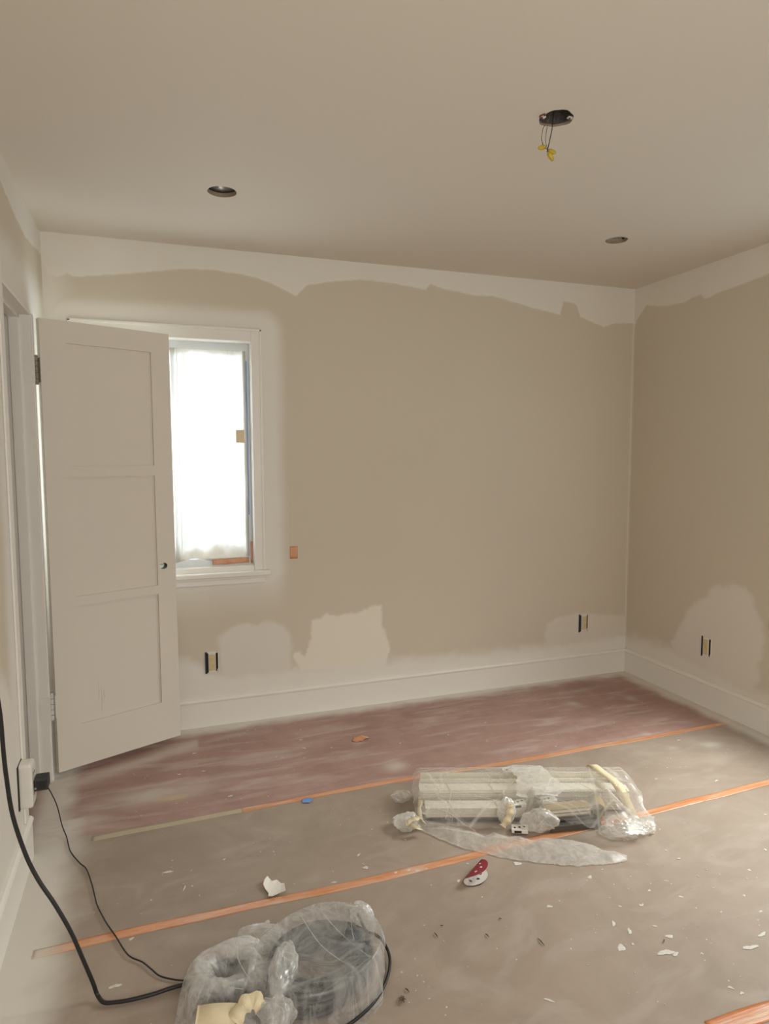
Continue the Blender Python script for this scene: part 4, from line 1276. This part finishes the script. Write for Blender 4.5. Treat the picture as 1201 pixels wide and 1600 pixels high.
# trailing flap in front
OUTF = [(-.45, .02), (-.43, -.03), (-.385, -.070), (-.33, -.11), (-.28, -.150), (-.20, -.185), (-.12, -.215), (-.052, -.232), (.04, -.250), (.097, -.256), (.18, -.246), (.234, -.243), (.285, -.222), (.292, -.196), (.265, -.178), (.22, -.165), (.19, -.13), (.12, -.10), (.02, -.085), (-.02, -.105), (-.06, -.075), (-.10, -.085), (-.15, -.05), (-.19, -.075), (-.22, -.045), (-.26, -.03), (-.317, -.001), (-.40, .04)]


def hf(a, b):
    s = poly_sd(a, b, OUTF)
    along = (b + .1) + .35 * a
    f1, c1 = folds(a * .35, along * 1.3, 0, 81, 14, 6, .3); f2, c2 = folds(a, b, 0, 84, 26, 8)
    z = .009 + .034 * sstep(0, .05, s) * f1 + .008 * f2 * sstep(0, .02, s)
    return z, np.maximum(c1, c2 * .2)


drape('trailing_flap', O1, np.linspace(-.47, .30, 300), np.linspace(-.27, .06, 150), hf, lambda a, b: poly_sd(a, b, OUTF) + .007 * fbm(a * 30, b * 30, 3, 49) > 0, M['bagthick'], bag1)
crumple('bunched_knot', O1, -.475, -.015, .030, .060, .050, .028, M['bagthick'], bag1, 101, .5, 2.6)
crumple('loose_corner', O1, -.490, .175, .030, .048, .030, .026, M['bag'], bag1, 104, .5, 2.2)
crumple('bunched_tuft', O1, -.095, .0, .062, .038, .030, .060, M['bagthick'], bag1, 111, .35, 2.6, label='upright tuft of bunched plastic')
crumple('bunched_tuft', O1, .030, -.030, .045, .075, .050, .045, M['bagthick'], bag1, 117, .5, 2.4)
crumple('bunched_tuft', O1, .335, -.045, .028, .095, .065, .034, M['bag'], bag1, 121, .6, 3.4)
crumple('bunched_tuft', O1, .425, -.030, .020, .038, .040, .022, M['bagthick'], bag1, 127, .6, 3.0)


def ribbon(name, P, wdt, mat, parent, up=(0, 0, 1), label=None, wig=.0, side=None):
    """flat tape ribbon through world points; side = width direction per point"""
    C_ = catmull(P, 5); V = []; F = []
    for i, q in enumerate(C_):
        t = (C_[min(i + 1, len(C_) - 1)] - C_[max(i - 1, 0)]).normalized()
        s_ = Vector(side) if side else t.cross(Vector(up)).normalized()
        s_ = (s_ - t * s_.dot(t)).normalized()
        w_ = wdt / 2 * (1 + wig * math.sin(i * 1.3))
        nn_ = s_.cross(t) * .0004
        V += [q - s_ * w_ + nn_, q + s_ * w_ + nn_, q + s_ * w_ - nn_, q - s_ * w_ - nn_]
    for i in range(len(C_) - 1):
        for k in range(4): F.append((i * 4 + k, i * 4 + (k + 1) % 4, (i + 1) * 4 + (k + 1) % 4, (i + 1) * 4 + k))
    F += [(0, 1, 2, 3), tuple((len(C_) - 1) * 4 + k for k in (3, 2, 1, 0))]
    return MB().add(V, F).build(name, mat, parent, smooth=True, label=label)


def bp1(u, v, dz=.016):
    a = np.array([u]); b = np.array([v]); return lf(O1, u, v, float(tent(a, b, BOX1)[0]) + dz)


ribbon('masking_tape_band', [lf(O1, .300, .262, .100), lf(O1, .306, .246, .126), lf(O1, .325, .17, .129), lf(O1, .348, .10, .126), lf(O1, .366, .065, .098), lf(O1, .385, .035, .05), lf(O1, .392, .022, .020)], .036, M['cream'], bag1, side=(U2[0], U2[1], 0))
ribbon('masking_tape_scrap', [lf(O1, -.092, -.035, .108), lf(O1, -.090, -.040, .085), lf(O1, -.100, -.045, .055), lf(O1, -.118, -.045, .028)], .026, M['cream'], bag1, side=(U2[0], U2[1], 0), wig=.25)
ribbon('masking_tape_scrap', [lf(O1, -.48, -.06, .050), lf(O1, -.45, -.055, .064), lf(O1, -.43, -.03, .055), lf(O1, -.405, -.02, .030)], .030, M['cream'], bag1, wig=.3)
ribbon('masking_tape_scrap', [lf(O1, -.47, -.045, .040), lf(O1, -.44, -.075, .045), lf(O1, -.415, -.065, .028)], .022, M['cream'], bag1, wig=.3)
ribbon('masking_tape_scrap', [lf(O1, -.418, .06, .075), lf(O1, -.424, .03, .050), lf(O1, -.418, .0, .028)], .016, M['cream'], bag1, wig=.2)
# taut crease lines of the film
for P in ([(-.30, .05, .118), (-.315, .0, .086), (-.33, -.03, .050)], [(-.10, .10, .120), (-.095, .05, .095), (-.098, -.0, .070)],
          [(-.40, .02, .078), (-.32, -.0, .060), (-.26, -.03, .03), (-.22, -.045, .012)], [(.10, .20, .126), (.22, .12, .108), (.30, .03, .080), (.34, -.04, .030)],
          [(-.40, .10, .112), (-.25, .085, .092), (-.12, .03, .085)]):
    MB().tube(catmull([lf(O1, *q) for q in P], 4), .0011, 5).build('film_crease', M['bagthick'], bag1, smooth=True)

# ------------------------------------------------------------------ coiled hose in cloudy plastic
O2 = at(498, 1530)[:2]
hs = empty('coiled_hose', lf(O2, 0, 0, .008), 'coil of dark hose showing through cloudy plastic in the foreground', 'hose')
pts = []
NL = 15
for i in range(NL * 40):
    a = 2 * math.pi * i / 40
    lp = i / 40
    rr_ = .110 + .025 * math.sin(lp * 2.4) + .004 * math.sin(a * 3 + lp)
    zz = .016 + .058 * (lp / NL) + .010 * math.cos(lp * 2.4)
    e = 1.0 + .10 * math.cos(2 * (a - .75))
    pts.append(lf(O2, rr_ * e * math.cos(a) + .004, rr_ * e * math.sin(a), zz))
MB().tube(pts, .0068, 7).build('coil', M['hose'], hs, smooth=True)
ex = [lf(O2, .10, .15, .075)] + [tuple(at(px, py, 2, z)) for px, py, z in ((572, 1454, .07), (586, 1460, .045), (598, 1471, .03), (606, 1486, .022), (609, 1504, .018), (605, 1527, .016), (595, 1550, .016), (579, 1572, .016), (557, 1592, .016), (535, 1607, .016), (508, 1619, .016))]
MB().tube(catmull(ex), .0042, 8).build('loose_end', M['black'], hs, smooth=True, label='single black hose loop outside the plastic')
# second little coil (front left) under the cover
hs2 = empty('coiled_cable', lf(O2, -.235, -.065, .008), 'smaller dark cable coil showing through plastic left of the hose coil', 'cable')
pts = []
for i in range(9 * 30):
    a = 2 * math.pi * i / 30; lp = i / 30
    rr_ = .052 + .012 * math.sin(lp * 2.1)
    pts.append(lf(O2, -.235 + rr_ * math.cos(a), -.070 + rr_ * 1.15 * math.sin(a), .018 + .052 * lp / 9))
MB().tube(pts, .006, 6).build('coil', M['hose'], hs2, smooth=True)

bag2 = empty('plastic_bag', lf(O2, 0, -.02, .008), 'cloudy plastic cover over the dark hose coil, tied with masking tape', 'plastic bag')


def ringh(a, b, cu, cv, R0, wd, h, e=.10):
    d = np.hypot(a - cu, b - cv); an = np.arctan2(b - cv, a - cu)
    R_ = R0 * (1 + e * np.cos(2 * (an - .75)))
    outer = np.where(d > R_, np.exp(-(np.maximum(d - R_ - .006, 0) / wd) ** 2.6), 1)
    dip = 1 - .38 * np.exp(-(d / (R0 * .62)) ** 2)
    return h * outer * dip


def h2(a, b):
    z = ringh(a, b, .002, -.002, .154, .022, .096)
    an = np.arctan2(b, a); d = np.hypot(a, b)
    f1, c1 = folds(a, b, 0, 131, 10, 9, .3); f2, c2 = folds(a, b, 0, 137, 28, 9, .4); f3, c3 = folds((a + b * .7) * .35, b - a * .9, 0, 141, 14, 6, .2)
    z = z + (f1 * .014 + f2 * .006 + f3 * .008) * sstep(.0, .03, z)
    hub = np.exp(-(d / .075) ** 2) * .55
    return z + .002, np.clip(np.maximum.reduce([c1 * .8, c2 * .5, c3 * .7, hub * (.6 + .4 * f1)]), 0, 1)


OUTC = [(-.175, -.125), (-.12, -.195), (-.02, -.218), (.07, -.208), (.13, -.160), (.172, -.085), (.180, .03), (.176, .10), (.15, .165), (.10, .20), (.03, .205), (-.04, .195), (-.11, .165), (-.16, .11), (-.19, .05), (-.195, -.03)]
drape('cover_film', O2, np.linspace(-.21, .21, 230), np.linspace(-.25, .22, 250), h2, lambda a, b: poly_sd(a, b, OUTC) + .006 * fbm(a * 30, b * 30, 3, 149) > 0, M['bagdark'], bag2)
# swirled neck section, left
def h3(a, b):
    d = np.hypot(a + .235, b + .07); an = np.arctan2(b + .07, a + .235)
    f1, c1 = folds(an * .12 + d * .9, d * .9 - an * .05, 0, 153, 16, 7, .2); f2, c2 = folds(a, b, 0, 157, 26, 9, .4)
    z = ringh(a, b, -.235, -.07, .060, .045, .110, .05) - .022 * np.exp(-(d / .030) ** 2)
    return z + (f1 * .034 + f2 * .012 - .012) * sstep(0, .05, z), np.maximum.reduce([c1 * .9, c2 * .5, .45 * np.exp(-((d - .062 - .01 * np.sin(3 * an)) / .018) ** 2)])


OUTD = [(-.345, -.20), (-.34, -.08), (-.325, .0), (-.295, .055), (-.25, .085), (-.19, .09), (-.14, .06), (-.125, .0), (-.12, -.06), (-.13, -.12), (-.10, -.20)]
drape('neck_film', O2, np.linspace(-.36, -.09, 170), np.linspace(-.21, .10, 190), h3, lambda a, b: poly_sd(a, b, OUTD) + .006 * fbm(a * 30, b * 30, 3, 159) > 0, M['bagdarkthick'], bag2)
# folds bridging the two lumps and bunched ends
crumple('plastic_fold', O2, -.165, .085, .055, .075, .040, .040, M['bagdarkthick'], bag2, 161, .35, 1.8)
crumple('plastic_fold', O2, -.205, .005, .088, .062, .034, .026, M['bagdarkthick'], bag2, 191, .45, 2.6)
crumple('plastic_fold', O2, -.285, -.10, .070, .030, .075, .035, M['bagdark'], bag2, 195, .45, 2.6)
crumple('plastic_fold', O2, -.085, -.060, .085, .040, .095, .030, M['bagdarkthick'], bag2, 165, .35, 2.2)
crumple('plastic_fold', O2, .110, .150, .075, .040, .040, .034, M['bagdarkthick'], bag2, 171, .4, 2.0)
crumple('plastic_fold', O2, -.085, -.165, .050, .050, .040, .045, M['bagdarkthick'], bag2, 173, .45, 2.6)
ribbon('masking_tape', [lf(O2, -.272, -.205, .070), lf(O2, -.235, -.212, .082), lf(O2, -.20, -.208, .080), lf(O2, -.178, -.200, .072)], .055, M['cream'], bag2, side=(N2[0] * .8, N2[1] * .8, .6))
ribbon('masking_tape', [lf(O2, -.180, -.212, .072), lf(O2, -.16, -.190, .092), lf(O2, -.138, -.176, .094), lf(O2, -.120, -.182, .078)], .036, M['cream'], bag2, side=(N2[0] * .7, N2[1] * .7, .7), wig=.2)
for P in ([(-.06, .10, .110), (.0, .02, .088), (.06, -.04, .088), (.10, -.08, .098)], [(-.02, .14, .108), (.05, .06, .092), (.10, .0, .094), (.14, -.04, .095)],
          [(.08, .16, .104), (.085, .08, .092), (.095, .02, .092)], [(-.32, -.02, .06), (-.29, -.08, .10), (-.25, -.13, .10), (-.17, -.15, .10)],
          [(-.26, .06, .06), (-.22, .0, .112), (-.20, -.07, .115), (-.16, -.13, .11)]):
    MB().tube(catmull([lf(O2, *q) for q in P], 4), .0011, 5).build('film_crease', M['bagdarkthick'], bag2, smooth=True)
